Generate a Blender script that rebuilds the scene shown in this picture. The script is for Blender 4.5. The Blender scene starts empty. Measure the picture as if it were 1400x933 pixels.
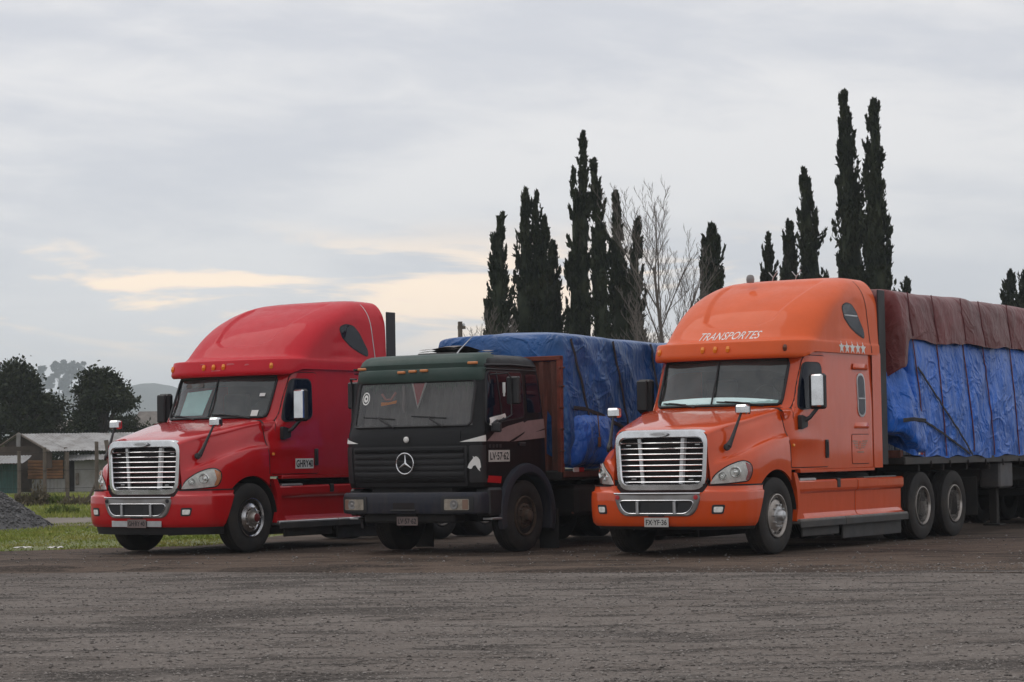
import bpy, bmesh, math, random
import numpy as np
from mathutils import Vector, Matrix
from mathutils.bvhtree import BVHTree
from mathutils import noise as mnoise

random.seed(7)
rng = np.random.default_rng(7)
S = bpy.context.scene
COL = S.collection
R = math.radians
PI = math.pi

# ------------------------------------------------------------------ camera
CAM_H, PITCH, ROLL, FPX = 1.405, R(2.862), R(0.918), 3111.0
_fw = Vector((0, math.cos(PITCH), math.sin(PITCH)))
_u0 = Vector((0, -math.sin(PITCH), math.cos(PITCH)))
_r0 = Vector((1, 0, 0))
_rt = _r0 * math.cos(ROLL) - _u0 * math.sin(ROLL)
_up = _u0 * math.cos(ROLL) + _r0 * math.sin(ROLL)
cam_d = bpy.data.cameras.new('camera')
cam_d.sensor_width = 36.0
cam_d.lens = FPX / 1400.0 * 36.0
cam_d.clip_start = 0.1
cam_d.clip_end = 20000
cam = bpy.data.objects.new('camera', cam_d)
COL.objects.link(cam)
cam.matrix_world = Matrix(((_rt.x, _up.x, -_fw.x, 0), (_rt.y, _up.y, -_fw.y, 0),
                           (_rt.z, _up.z, -_fw.z, CAM_H), (0, 0, 0, 1)))
S.camera = cam

def at(px, py, Y):
    """the place Y metres ahead of the camera that shows at this spot of the photograph"""
    d = _fw + _rt * ((px - 700) / FPX) - _up * ((py - 466.5) / FPX)
    return Vector((0, 0, CAM_H)) + d * (Y / d.y)

# ------------------------------------------------------------------ world: overcast evening sky
SUN_EL, SUN_AZ = 58.0, 303.0          # azimuth clockwise from +Y
W = bpy.data.worlds.new('World')
S.world = W
W.use_nodes = True
nt = W.node_tree
for n in list(nt.nodes):
    nt.nodes.remove(n)
def wn(t, **k):
    n = nt.nodes.new(t)
    for a, b in k.items():
        setattr(n, a, b)
    return n
def wl(a, b):
    nt.links.new(a, b)
def wmath(op, a, b=None, c=None, clamp=False):
    n = wn('ShaderNodeMath', operation=op, use_clamp=clamp)
    for i, v in enumerate((a, b, c)):
        if v is None:
            continue
        if isinstance(v, (int, float)):
            n.inputs[i].default_value = v
        else:
            wl(v, n.inputs[i])
    return n.outputs[0]
def wramp(x, lo, hi):
    n = wn('ShaderNodeMapRange', interpolation_type='SMOOTHSTEP')
    n.inputs['From Min'].default_value = lo
    n.inputs['From Max'].default_value = hi
    wl(x, n.inputs['Value'])
    return n.outputs[0]
def wmix(f, a, b):
    n = wn('ShaderNodeMix', data_type='RGBA')
    if isinstance(f, (int, float)):
        n.inputs['Factor'].default_value = f
    else:
        wl(f, n.inputs['Factor'])
    for s, v in ((n.inputs[6], a), (n.inputs[7], b)):
        if isinstance(v, tuple):
            s.default_value = (*v, 1)
        else:
            wl(v, s)
    return n.outputs[2]
sky = wn('ShaderNodeTexSky', sky_type='NISHITA', sun_disc=False)
sky.sun_elevation = R(SUN_EL)
sky.sun_rotation = R(SUN_AZ)
tc = wn('ShaderNodeTexCoord')
sep = wn('ShaderNodeSeparateXYZ')
wl(tc.outputs['Generated'], sep.inputs[0])
X, Y, Z = sep.outputs
hor = wmath('SQRT', wmath('ADD', wmath('MULTIPLY', X, X), wmath('MULTIPLY', Y, Y)))
el = wmath('MULTIPLY', wmath('ARCTAN2', Z, hor), 57.29578)       # elevation, degrees
az = wmath('MULTIPLY', wmath('ARCTAN2', X, Y), 57.29578)         # azimuth, degrees
def cloud(sx, sy, off, detail=5.0, rough=0.55, shear=0.0, dist=0.0, turn=0.0):
    v = wn('ShaderNodeCombineXYZ')
    wl(wmath('ADD', wmath('MULTIPLY', wmath('ADD', az, turn), sx), wmath('MULTIPLY', el, shear)), v.inputs[0])
    wl(wmath('MULTIPLY', el, sy), v.inputs[1])
    v.inputs[2].default_value = off
    n = wn('ShaderNodeTexNoise')
    n.inputs['Scale'].default_value = 1.0
    n.inputs['Detail'].default_value = detail
    n.inputs['Roughness'].default_value = rough
    n.inputs['Distortion'].default_value = dist
    wl(v.outputs[0], n.inputs['Vector'])
    return n.outputs['Fac']
K = 13.6
n1 = cloud(0.10, 0.34, 3.1, 5.0, 0.52, 0.12, 0.3)      # big soft banks
n2 = cloud(0.30, 1.05, 8.4, 6.0, 0.58, 0.25, 0.5)      # finer streaks
n3 = cloud(0.17, 0.80, 1.7, 5.0, 0.55, 0.15, 0.4, -2.2)      # breaks near the horizon
lum = wmath('ADD', wmath('MULTIPLY', n1, 0.75), wmath('MULTIPLY', n2, 0.25))
grey = wmix(wramp(lum, 0.36, 0.60), (0.48 * K, 0.487 * K, 0.518 * K), (0.615 * K, 0.605 * K, 0.605 * K))
lowblue = wmath('SUBTRACT', 1.0, wramp(el, 2.0, 9.0))
grey = wmix(wmath('MULTIPLY', lowblue, 0.35), grey, (0.44 * K, 0.465 * K, 0.505 * K))
band = wmath('MULTIPLY', wramp(el, 2.1, 3.6), wmath('SUBTRACT', 1.0, wramp(el, 4.4, 6.2)))
peach = wmath('MULTIPLY', wmath('MULTIPLY', band, wramp(n3, 0.468, 0.60)), wmath('MULTIPLY', 0.95, wmath('SUBTRACT', 1.0, wramp(wmath('ABSOLUTE', wmath('ADD', az, 6.5)), 9.0, 17.0))))
skycol = wmix(peach, grey, (0.93 * K, 0.745 * K, 0.565 * K))
hz = wmath('SUBTRACT', 1.0, wramp(el, 0.0, 3.2))
skycol = wmix(wmath('MULTIPLY', hz, 0.7), skycol, (0.50 * K, 0.505 * K, 0.52 * K))
skycol = wmix(0.92, sky.outputs[0], skycol)
bg = wn('ShaderNodeBackground')
bg.inputs['Strength'].default_value = 0.1
wl(skycol, bg.inputs['Color'])
wo = wn('ShaderNodeOutputWorld')
wl(bg.outputs[0], wo.inputs['Surface'])

# ------------------------------------------------------------------ sun (behind cloud)
sun_d = bpy.data.lights.new('sun', 'SUN')
sun_d.energy = 0.6
sun_d.angle = R(40)
sun_d.color = (1.0, 0.95, 0.88)
sun = bpy.data.objects.new('sun', sun_d)
COL.objects.link(sun)
_sd = Vector((math.sin(R(SUN_AZ)) * math.cos(R(SUN_EL)), math.cos(R(SUN_AZ)) * math.cos(R(SUN_EL)), math.sin(R(SUN_EL))))
sun.rotation_euler = _sd.to_track_quat('Z', 'Y').to_euler()
sun.location = (-20, -20, 40)

S.view_settings.view_transform = 'Standard'
S.view_settings.look = 'None'
S.view_settings.exposure = 0.14
S.view_settings.gamma = 1.0
S.render.engine = 'CYCLES'
S.cycles.use_denoising = True
S.cycles.max_bounces = 6
S.cycles.transparent_max_bounces = 12
S.cycles.volume_bounces = 3

# ------------------------------------------------------------------ materials
MATS = {}
def new_mat(name):
    m = bpy.data.materials.new(name)
    m.use_nodes = True
    b = m.node_tree.nodes['Principled BSDF']
    MATS[name] = m
    return m, m.node_tree, b
def _noise(t, scale, detail=4, rough=0.55, coord='Object', stretch=None, off=(0, 0, 0)):
    c = t.nodes.new('ShaderNodeTexCoord')
    src = c.outputs[coord]
    mp = t.nodes.new('ShaderNodeMapping')
    if stretch:
        mp.inputs['Scale'].default_value = stretch
    mp.inputs['Location'].default_value = off
    t.links.new(src, mp.inputs[0])
    n = t.nodes.new('ShaderNodeTexNoise')
    n.inputs['Scale'].default_value = scale
    n.inputs['Detail'].default_value = detail
    n.inputs['Roughness'].default_value = rough
    t.links.new(mp.outputs[0], n.inputs['Vector'])
    return n.outputs['Fac']
def _ramp(t, x, lo, hi, a=0.0, b=1.0):
    n = t.nodes.new('ShaderNodeMapRange')
    n.inputs['From Min'].default_value = lo
    n.inputs['From Max'].default_value = hi
    n.inputs['To Min'].default_value = a
    n.inputs['To Max'].default_value = b
    t.links.new(x, n.inputs['Value'])
    return n.outputs[0]
def _mix(t, f, a, b):
    n = t.nodes.new('ShaderNodeMix')
    n.data_type = 'RGBA'
    if isinstance(f, (int, float)):
        n.inputs['Factor'].default_value = f
    else:
        t.links.new(f, n.inputs['Factor'])
    for s, v in ((n.inputs[6], a), (n.inputs[7], b)):
        if isinstance(v, tuple):
            s.default_value = (*v[:3], 1)
        else:
            t.links.new(v, s)
    return n.outputs[2]
def _mul(t, a, b):
    n = t.nodes.new('ShaderNodeMath')
    n.operation = 'MULTIPLY'
    for i, v in enumerate((a, b)):
        if isinstance(v, (int, float)):
            n.inputs[i].default_value = v
        else:
            t.links.new(v, n.inputs[i])
    return n.outputs[0]
def _bump(t, b, h, strength=0.3, dist=0.02):
    n = t.nodes.new('ShaderNodeBump')
    n.inputs['Strength'].default_value = strength
    n.inputs['Distance'].default_value = dist
    t.links.new(h, n.inputs['Height'])
    t.links.new(n.outputs[0], b.inputs['Normal'])
def mat(name, col, rough=0.6, metal=0.0, coat=0.0, var=0.0, vscale=6.0, dirt=None, dirtamt=0.0, bump=0.0, bscale=60.0,
        stretch=None, spec=0.5):
    """plain surface with some uneven colour (var), patches of dirt and fine relief"""
    m, t, b = new_mat(name)
    c = tuple(col)
    out = c
    if var:
        f = _noise(t, vscale, 5, 0.6, stretch=stretch)
        out = _mix(t, _ramp(t, f, 0.3, 0.7), tuple(x * (1 - var) for x in c), tuple(min(1, x * (1 + var)) for x in c))
    if dirt:
        f2 = _noise(t, 2.3, 7, 0.65, off=(3, 5, 1))
        out = _mix(t, _ramp(t, f2, 0.42, 0.75, 0.0, dirtamt), out, dirt)
        b.inputs['Roughness'].default_value = rough
        r = _ramp(t, f2, 0.42, 0.75, rough, min(1, rough + 0.3 * dirtamt + 0.05))
        t.links.new(r, b.inputs['Roughness'])
    else:
        b.inputs['Roughness'].default_value = rough
    if isinstance(out, tuple):
        b.inputs['Base Color'].default_value = (*out, 1)
    else:
        t.links.new(out, b.inputs['Base Color'])
    b.inputs['Metallic'].default_value = metal
    b.inputs['Coat Weight'].default_value = coat
    b.inputs['Coat Roughness'].default_value = 0.12
    b.inputs['Specular IOR Level'].default_value = spec
    if bump:
        _bump(t, b, _noise(t, bscale, 4, 0.6), bump, 0.01)
    return m

DUST = (0.16, 0.12, 0.09)
def car_paint(name, col, coat=1.0, rough=0.36, dirtamt=0.25, faded=None):
    """vehicle paint: dust that gathers low on the body and in streaks, fine orange-peel relief"""
    m, t, b = new_mat(name)
    f = _noise(t, 1.7, 6, 0.62)
    out = _mix(t, _ramp(t, f, 0.3, 0.7), tuple(x * 0.93 for x in col), tuple(min(1, x * 1.05) for x in col))
    c = t.nodes.new('ShaderNodeTexCoord')
    s = t.nodes.new('ShaderNodeSeparateXYZ')
    t.links.new(c.outputs['Object'], s.inputs[0])
    low = _ramp(t, s.outputs[2], 0.25, 1.5, 1.0, 0.12)
    low.node.clamp = True
    st = _noise(t, 5.0, 7, 0.7, stretch=(1.6, 1.6, 0.35))
    d = _mul(t, _mul(t, _ramp(t, st, 0.36, 0.72), low), dirtamt)
    out = _mix(t, d, out, DUST)
    if faded:
        fd = _ramp(t, _noise(t, 3.1, 5, 0.6, off=(7, 2, 4)), 0.45, 0.7, 0.0, 0.5)
        out = _mix(t, fd, out, faded)
    t.links.new(out, b.inputs['Base Color'])
    t.links.new(_ramp(t, st, 0.3, 0.75, rough, rough + 0.22), b.inputs['Roughness'])
    b.inputs['Coat Weight'].default_value = coat
    b.inputs['Specular IOR Level'].default_value = .15
    t.links.new(_ramp(t, st, 0.3, 0.75, 0.02, 0.11), b.inputs['Coat Roughness'])
    _bump(t, b, _noise(t, 5, 2, 0.5), 0.04, 0.01)
    return m

M = {}
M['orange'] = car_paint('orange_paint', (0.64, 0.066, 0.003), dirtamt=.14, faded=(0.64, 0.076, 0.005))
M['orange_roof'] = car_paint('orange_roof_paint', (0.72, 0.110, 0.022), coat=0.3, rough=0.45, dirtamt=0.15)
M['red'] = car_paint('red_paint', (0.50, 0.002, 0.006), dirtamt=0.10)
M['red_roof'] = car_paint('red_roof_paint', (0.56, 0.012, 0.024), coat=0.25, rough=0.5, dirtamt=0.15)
M['black_paint'] = car_paint('black_paint', (0.005, 0.005, 0.006), coat=0.2, rough=0.45, dirtamt=0.12)
M['green_paint'] = car_paint('green_paint', (0.048, 0.078, 0.068), coat=0.15, rough=0.5, dirtamt=0.2, faded=(0.075, 0.094, 0.084))
M['blue_grey'] = car_paint('blue_grey_paint', (0.020, 0.024, 0.036), coat=0.15, rough=0.5, dirtamt=0.3)
M['chrome'] = mat('chrome', (0.72, 0.73, 0.75), 0.16, 1.0, var=0.06, vscale=9, dirt=(0.35, 0.32, 0.29), dirtamt=0.35)
M['satin'] = mat('satin_silver', (0.55, 0.56, 0.57), 0.34, 0.9, var=0.08, vscale=7, dirt=(0.25, 0.22, 0.19), dirtamt=0.5)
M['dull_grey'] = mat('dull_grey_trim', (.24, .235, .23), .45, .5, var=.1, dirt=DUST, dirtamt=.4)
M['steel_rim'] = mat('brushed_aluminium_rim', (0.50, 0.47, 0.44), 0.36, 0.85, var=0.15, vscale=12, dirt=DUST, dirtamt=0.75)
M['rust_rim'] = mat('rusty_brown_rim', (0.085, 0.058, 0.042), 0.75, 0.1, var=0.35, vscale=14, dirt=(0.05, 0.035, 0.025), dirtamt=0.8, bump=0.2)
M['rubber'] = mat('tyre_rubber', (0.014, 0.013, 0.013), 0.82, var=0.25, vscale=7, dirt=(0.075, 0.060, 0.048), dirtamt=0.55, bump=0.15)
M['plastic'] = mat('black_plastic', (0.012, 0.012, 0.014), 0.5, var=0.2, dirt=(0.04, 0.034, 0.03), dirtamt=0.3)
M['dark'] = mat('dark_underbody', (0.012, 0.011, 0.011), 0.85, var=0.3, dirt=(0.04, 0.032, 0.026), dirtamt=0.7)
M['seam'] = mat('dark_joint', (0.012, 0.008, 0.008), 0.8)
M['grey_step'] = mat('worn_grey_step', (0.17, 0.165, 0.16), 0.6, 0.2, var=0.25, vscale=9, dirt=DUST, dirtamt=0.7)
M['plate_grey'] = mat('dusty_black_skirt', (0.035, 0.034, 0.035), 0.6, var=0.3, vscale=5, dirt=(0.10, 0.085, 0.07), dirtamt=0.6)
M['amber'] = mat('amber_lens', (0.85, 0.26, 0.02), 0.25, coat=0.5)
M['dull_amber'] = mat('dark_marker_lens', (0.12, 0.04, 0.02), 0.35)
M['red_lens'] = mat('red_lens', (0.45, 0.01, 0.015), 0.3, coat=0.4)
M['white_vinyl'] = mat('white_vinyl', (0.80, 0.79, 0.76), 0.5, var=0.05, dirt=(0.45, 0.40, 0.36), dirtamt=0.5)
M['grey_vinyl'] = mat('grey_vinyl', (0.34, 0.17, 0.12), 0.5)
M['mauve_vinyl'] = mat('mauve_vinyl', (0.235, 0.155, 0.150), 0.5, var=0.1, dirt=(0.12, 0.09, 0.08), dirtamt=0.5)
M['ink'] = mat('black_ink', (0.012, 0.012, 0.014), 0.55)
M['plate_white'] = mat('white_number_plate', (0.55, 0.54, 0.51), 0.5, var=0.06, dirt=(0.28, 0.24, 0.20), dirtamt=0.6)
M['plate_dirty'] = mat('dirty_number_plate', (0.20, 0.15, 0.14), 0.6, var=0.1, dirt=(0.10, 0.07, 0.06), dirtamt=0.8)
M['interior'] = mat('cab_interior', (0.035, 0.035, 0.036), 0.85, var=0.2)
M['interior_grey'] = mat('cab_interior_grey', (0.10, 0.10, 0.10), 0.85, var=0.15)
M['cyan_card'] = mat('pale_cyan_sunshade_and_glare', (0.72, 0.94, 0.92), 0.5, var=0.05)  # red cab's sunshade; also the painted glare band in the orange cab
M['hub_red'] = mat('dark_red_hub', (0.16, 0.018, 0.02), 0.5, 0.2, dirt=(0.03, 0.02, 0.02), dirtamt=0.6)
M['rust_red'] = mat('rusty_red_steel', (0.20, 0.040, 0.022), 0.75, 0.1, var=0.3, vscale=8, dirt=(0.06, 0.03, 0.022), dirtamt=0.8, bump=0.15)
M['rust_panel'] = mat('rusty_red_board', (0.125, 0.040, 0.028), 0.85, var=0.4, vscale=4, dirt=(0.045, 0.028, 0.022), dirtamt=0.8, stretch=(3, 3, .5))
M['strap'] = mat('dark_webbing_strap', (0.030, 0.027, 0.030), 0.85, var=0.3, vscale=20)
M['rope'] = mat('red_brown_rope', (0.12, 0.022, 0.026), 0.85, var=0.3, vscale=25)
M['timber'] = mat('grey_timber', (0.13, 0.105, 0.085), 0.85, var=0.3, vscale=6, bump=0.2)

def glass_mat(name, tint, ior, dust, dustcol, glossr=0.03):
    """window glass: see-through tint, sky reflections by Fresnel, and a film of dust"""
    m = bpy.data.materials.new(name)
    m.use_nodes = True
    t = m.node_tree
    for n in list(t.nodes):
        t.nodes.remove(n)
    out = t.nodes.new('ShaderNodeOutputMaterial')
    tr = t.nodes.new('ShaderNodeBsdfTransparent')
    tr.inputs[0].default_value = (*tint, 1)
    gl = t.nodes.new('ShaderNodeBsdfGlossy')
    gl.inputs['Roughness'].default_value = glossr
    df = t.nodes.new('ShaderNodeBsdfDiffuse')
    df.inputs[0].default_value = (*dustcol, 1)
    fr = t.nodes.new('ShaderNodeFresnel')
    fr.inputs[0].default_value = ior
    m1 = t.nodes.new('ShaderNodeMixShader')
    f = _noise(t, 3.5, 6, 0.65)
    t.links.new(_ramp(t, f, 0.3, 0.75, dust * 0.55, dust * 1.4), m1.inputs[0])
    t.links.new(tr.outputs[0], m1.inputs[1])
    t.links.new(df.outputs[0], m1.inputs[2])
    m2 = t.nodes.new('ShaderNodeMixShader')
    t.links.new(fr.outputs[0], m2.inputs[0])
    t.links.new(m1.outputs[0], m2.inputs[1])
    t.links.new(gl.outputs[0], m2.inputs[2])
    t.links.new(m2.outputs[0], out.inputs[0])
    MATS[name] = m
    return m
M['glass'] = glass_mat('windscreen_glass', (0.88, 0.93, 0.92), 1.75, 0.085, (0.42, 0.50, 0.49))
M['glass_dusty'] = glass_mat('dusty_windscreen_glass', (0.86, 0.86, 0.85), 1.6, 0.09, (0.36, 0.35, 0.34))
M['lens'] = glass_mat('headlight_lens', (0.94, 0.95, 0.95), 1.5, 0.10, (0.85, 0.84, 0.80))
M['side_glass'] = mat('dark_side_glass', (0.005, 0.008, 0.018), 0.04, spec=0.3)
M['reflector'] = mat('headlight_reflector', (0.84, 0.83, 0.79), 0.3, 0.1, var=0.2, vscale=18)
M['bulb'] = mat('headlight_bowl', (0.80, 0.80, 0.78), 0.10, 1.0)

def tarp_mat(name, col, dust, damt, rough=0.45, wr=0.5):
    m, t, b = new_mat(name)
    f = _noise(t, 1.3, 6, 0.6)
    out = _mix(t, _ramp(t, f, 0.3, 0.7), tuple(x * 0.72 for x in col), tuple(x * 1.22 for x in col))
    f2 = _noise(t, 0.9, 8, 0.7, off=(9, 1, 3))
    out = _mix(t, _ramp(t, f2, 0.48, 0.72, 0, damt), out, dust)
    t.links.new(out, b.inputs['Base Color'])
    b.inputs['Roughness'].default_value = rough
    b.inputs['Sheen Weight'].default_value = 0.1
    n = t.nodes.new('ShaderNodeTexNoise')
    c = t.nodes.new('ShaderNodeTexCoord')
    mp = t.nodes.new('ShaderNodeMapping')
    mp.inputs['Scale'].default_value = (1, 1.6, 0.7)
    t.links.new(c.outputs['Object'], mp.inputs[0])
    t.links.new(mp.outputs[0], n.inputs['Vector'])
    n.inputs['Scale'].default_value = 3.2
    n.inputs['Detail'].default_value = 5
    n.inputs['Distortion'].default_value = 1.2
    rg = t.nodes.new('ShaderNodeTexNoise'); rg.inputs['Scale'].default_value = 1.7; rg.inputs['Detail'].default_value = 4
    rg.inputs['Distortion'].default_value = .8
    t.links.new(c.outputs['Object'], rg.inputs['Vector'])
    ab = t.nodes.new('ShaderNodeMath'); ab.operation = 'SUBTRACT'; ab.inputs[1].default_value = .5
    t.links.new(rg.outputs['Fac'], ab.inputs[0])
    a2 = t.nodes.new('ShaderNodeMath'); a2.operation = 'ABSOLUTE'; t.links.new(ab.outputs[0], a2.inputs[0])
    cr = _ramp(t, a2.outputs[0], 0, .07, 1.0, 0.0)
    sm_ = t.nodes.new('ShaderNodeMath'); sm_.operation = 'ADD'
    t.links.new(n.outputs['Fac'], sm_.inputs[0]); t.links.new(_mul(t, cr, .28), sm_.inputs[1])
    _bump(t, b, sm_.outputs[0], wr, 0.12)
    return m
M['tarp_blue'] = tarp_mat('bright_blue_tarpaulin', (0.006, 0.118, 0.54), (0.03, 0.16, 0.52), 0.35, .34)
M['tarp_blue2'] = tarp_mat('deep_blue_tarpaulin', (0.006, 0.080, 0.27), (0.02, 0.105, 0.27), 0.4, .38)
M['tarp_maroon'] = tarp_mat('maroon_tarpaulin', (0.135, 0.018, 0.018), (0.125, 0.045, 0.038), 0.6, 0.5, .3)

# ------------------------------------------------------------------ mesh helpers
class MB:
    def __init__(s):
        s.v = []
        s.f = []
    def add(s, vs, fs):
        o = len(s.v)
        s.v.extend([tuple(v) for v in vs])
        s.f.extend([tuple(i + o for i in f) for f in fs])
        return s
    def merge(s, o):
        return s.add(o.v, o.f)
    def box(s, c, size, b=0.01, rz=0.0, mtx=None):
        hx, hy, hz = [x / 2 for x in size]
        b = min(b, hx * .49, hy * .49, hz * .49)
        vs, idx = [], {}
        for sx in (-1, 1):
            for sy in (-1, 1):
                for sz in (-1, 1):
                    for k, p in enumerate(((hx, hy - b, hz - b), (hx - b, hy, hz - b), (hx - b, hy - b, hz))):
                        idx[(sx, sy, sz, k)] = len(vs)
                        vs.append(Vector((p[0] * sx, p[1] * sy, p[2] * sz)))
        fs = []
        for ax in range(3):
            a1, a2 = [(1, 2), (0, 2), (0, 1)][ax]
            for sg in (-1, 1):
                q = []
                for u, w in ((-1, -1), (1, -1), (1, 1), (-1, 1)):
                    k = [0, 0, 0]
                    k[ax] = sg; k[a1] = u; k[a2] = w
                    q.append(idx[(*k, ax)])
                fs.append(q)
            for u in (-1, 1):
                for w in (-1, 1):
                    k1 = [0, 0, 0]; k2 = [0, 0, 0]
                    k1[ax] = -1; k2[ax] = 1
                    for k in (k1, k2):
                        k[a1] = u; k[a2] = w
                    fs.append([idx[(*k1, a1)], idx[(*k2, a1)], idx[(*k2, a2)], idx[(*k1, a2)]])
        for sx in (-1, 1):
            for sy in (-1, 1):
                for sz in (-1, 1):
                    fs.append([idx[(sx, sy, sz, k)] for k in range(3)])
        mt = mtx or (Matrix.Translation(Vector(c)) @ Matrix.Rotation(rz, 4, 'Z'))
        return s.add([mt @ v for v in vs], fs)
    def tube(s, pts, r, n=8, cap=True):
        pts = [Vector(p) for p in pts]
        rr = r if hasattr(r, '__len__') else [r] * len(pts)
        vs, fs = [], []
        ref = None
        for i, p in enumerate(pts):
            d = (pts[min(i + 1, len(pts) - 1)] - pts[max(i - 1, 0)])
            d = d.normalized() if d.length > 1e-9 else Vector((0, 0, 1))
            if ref is None:
                ref = Vector((0, 0, 1)) if abs(d.z) < 0.9 else Vector((1, 0, 0))
            a = d.cross(ref).normalized()
            bb = a.cross(d).normalized()
            ref = bb
            for k in range(n):
                t = 2 * PI * k / n
                vs.append(p + (a * math.cos(t) + bb * math.sin(t)) * rr[i])
        for i in range(len(pts) - 1):
            for k in range(n):
                k2 = (k + 1) % n
                fs.append((i * n + k, i * n + k2, (i + 1) * n + k2, (i + 1) * n + k))
        if cap:
            fs.append(tuple(range(n)))
            fs.append(tuple(range((len(pts) - 1) * n, len(pts) * n)))
        return s.add(vs, fs)
    def lathe(s, prof, o=(0, 0, 0), ax=(1, 0, 0), n=32):
        """prof: (radius, height along ax)"""
        o = Vector(o); ax = Vector(ax).normalized()
        ref = Vector((0, 0, 1)) if abs(ax.z) < 0.9 else Vector((0, 1, 0))
        a = ax.cross(ref).normalized(); b = ax.cross(a)
        vs, fs = [], []
        for r, h in prof:
            for k in range(n):
                t = 2 * PI * k / n
                vs.append(o + ax * h + (a * math.cos(t) + b * math.sin(t)) * r)
        for i in range(len(prof) - 1):
            for k in range(n):
                k2 = (k + 1) % n
                fs.append((i * n + k, i * n + k2, (i + 1) * n + k2, (i + 1) * n + k))
        if prof[0][0] > 1e-4:
            fs.append(tuple(range(n)))
        if prof[-1][0] > 1e-4:
            fs.append(tuple(range((len(prof) - 1) * n, len(prof) * n)))
        return s.add(vs, fs)
    def grid(s, P, skip=None, closed=False):
        m, n = len(P), len(P[0])
        vs = [p for row in P for p in row]
        fs = []
        for i in range(m - 1):
            for j in range(n if closed else n - 1):
                if skip and skip(i, j):
                    continue
                j2 = (j + 1) % n
                fs.append((i * n + j, i * n + j2, (i + 1) * n + j2, (i + 1) * n + j))
        return s.add(vs, fs)
    def prism(s, out, fn, d):
        """flat outline (2D) placed by fn(u,v)->point, thickened by the vector d"""
        n = len(out); d = Vector(d)
        a = [Vector(fn(u, v)) for u, v in out]
        return s.add(a + [p + d for p in a], [tuple(range(n)), tuple(range(2 * n - 1, n - 1, -1))] +
                     [(i, (i + 1) % n, n + (i + 1) % n, n + i) for i in range(n)])
    def ring(s, loops, closed=True):
        """loops: list of equally long point loops, skinned one to the next"""
        n = len(loops[0])
        vs = [p for l in loops for p in l]
        fs = []
        for i in range(len(loops) - 1):
            for k in range(n):
                k2 = (k + 1) % n
                fs.append((i * n + k, i * n + k2, (i + 1) * n + k2, (i + 1) * n + k))
        return s.add(vs, fs)
    def bvh(s):
        return BVHTree.FromPolygons([Vector(v) for v in s.v], s.f)
    def build(s, name, m, parent=None, smooth=True, angle=35, loc=None, face=None):
        me = bpy.data.meshes.new(name)
        me.from_pydata(s.v, [], s.f)
        bm = bmesh.new(); bm.from_mesh(me)
        bmesh.ops.remove_doubles(bm, verts=bm.verts, dist=1e-5)
        bmesh.ops.recalc_face_normals(bm, faces=bm.faces)
        if face is not None:
            if sum((f.normal.dot(Vector(face)) * f.calc_area() for f in bm.faces)) < 0:
                bmesh.ops.reverse_faces(bm, faces=bm.faces[:])
        bm.to_mesh(me); bm.free()
        if smooth:
            for p in me.polygons:
                p.use_smooth = True
            me.set_sharp_from_angle(angle=R(angle))
        me.materials.append(m)
        o = bpy.data.objects.new(name, me)
        COL.objects.link(o)
        if parent:
            o.parent = parent
        if loc:
            o.location = loc
        return o
def raw_mesh(name, V, F, m, parent=None, smooth=False):
    """fast path for big numpy meshes; F has a fixed number of corners"""
    V = np.asarray(V, np.float32); F = np.asarray(F, np.int32)
    me = bpy.data.meshes.new(name)
    k = F.shape[1]
    me.vertices.add(len(V)); me.vertices.foreach_set('co', V.ravel())
    me.loops.add(F.size); me.loops.foreach_set('vertex_index', F.ravel())
    me.polygons.add(len(F))
    me.polygons.foreach_set('loop_start', np.arange(0, F.size, k, dtype=np.int32))
    if smooth:
        me.polygons.foreach_set('use_smooth', np.ones(len(F), bool))
    me.update(calc_edges=True)
    me.materials.append(m)
    o = bpy.data.objects.new(name, me)
    COL.objects.link(o)
    if parent:
        o.parent = parent
    return o
def empty(name, loc=(0, 0, 0), rz=0.0, parent=None):
    o = bpy.data.objects.new(name, None)
    o.empty_display_size = 0.3
    COL.objects.link(o)
    o.location = loc; o.rotation_euler = (0, 0, rz)
    if parent:
        o.parent = parent
    return o
def tag(o, label=None, cat=None, group=None, kind=None):
    if label: o['label'] = label
    if cat: o['category'] = cat
    if group: o['group'] = group
    if kind: o['kind'] = kind
    return o
def copy_tree(o, parent=None):
    c = o.copy(); COL.objects.link(c)
    c.parent = parent
    for ch in list(o.children):
        copy_tree(ch, c)
    return c
def rpoly(pts, r=0.03, seg=4):
    """polygon with rounded corners"""
    n = len(pts); out = []
    rs = r if hasattr(r, '__len__') else [r] * n
    for i in range(n):
        p = Vector(pts[i]).to_2d(); a = Vector(pts[i - 1]).to_2d(); b = Vector(pts[(i + 1) % n]).to_2d()
        la, lb = (a - p).length, (b - p).length
        q = min(rs[i], la * .48, lb * .48)
        if q < 1e-4:
            out.append((p.x, p.y)); continue
        A = p + (a - p) / la * q; B = p + (b - p) / lb * q
        for k in range(seg + 1):
            t = k / seg
            x = A * (1 - t) ** 2 + p * 2 * t * (1 - t) + B * t * t
            out.append((x.x, x.y))
    return out
def inset(poly, d):
    """move a (roughly convex) outline inward by d"""
    c = Vector((sum(p[0] for p in poly) / len(poly), sum(p[1] for p in poly) / len(poly)))
    n = len(poly); out = []
    area = sum(poly[i - 1][0] * poly[i][1] - poly[i][0] * poly[i - 1][1] for i in range(n))
    sg = 1 if area > 0 else -1
    for i in range(n):
        a = Vector(poly[i - 1]); b = Vector(poly[(i + 1) % n])
        t = (b - a)
        if t.length < 1e-9:
            out.append(poly[i]); continue
        t.normalize()
        nn = Vector((-t.y, t.x)) * sg
        out.append((poly[i][0] + nn.x * d, poly[i][1] + nn.y * d))
    return out
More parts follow.
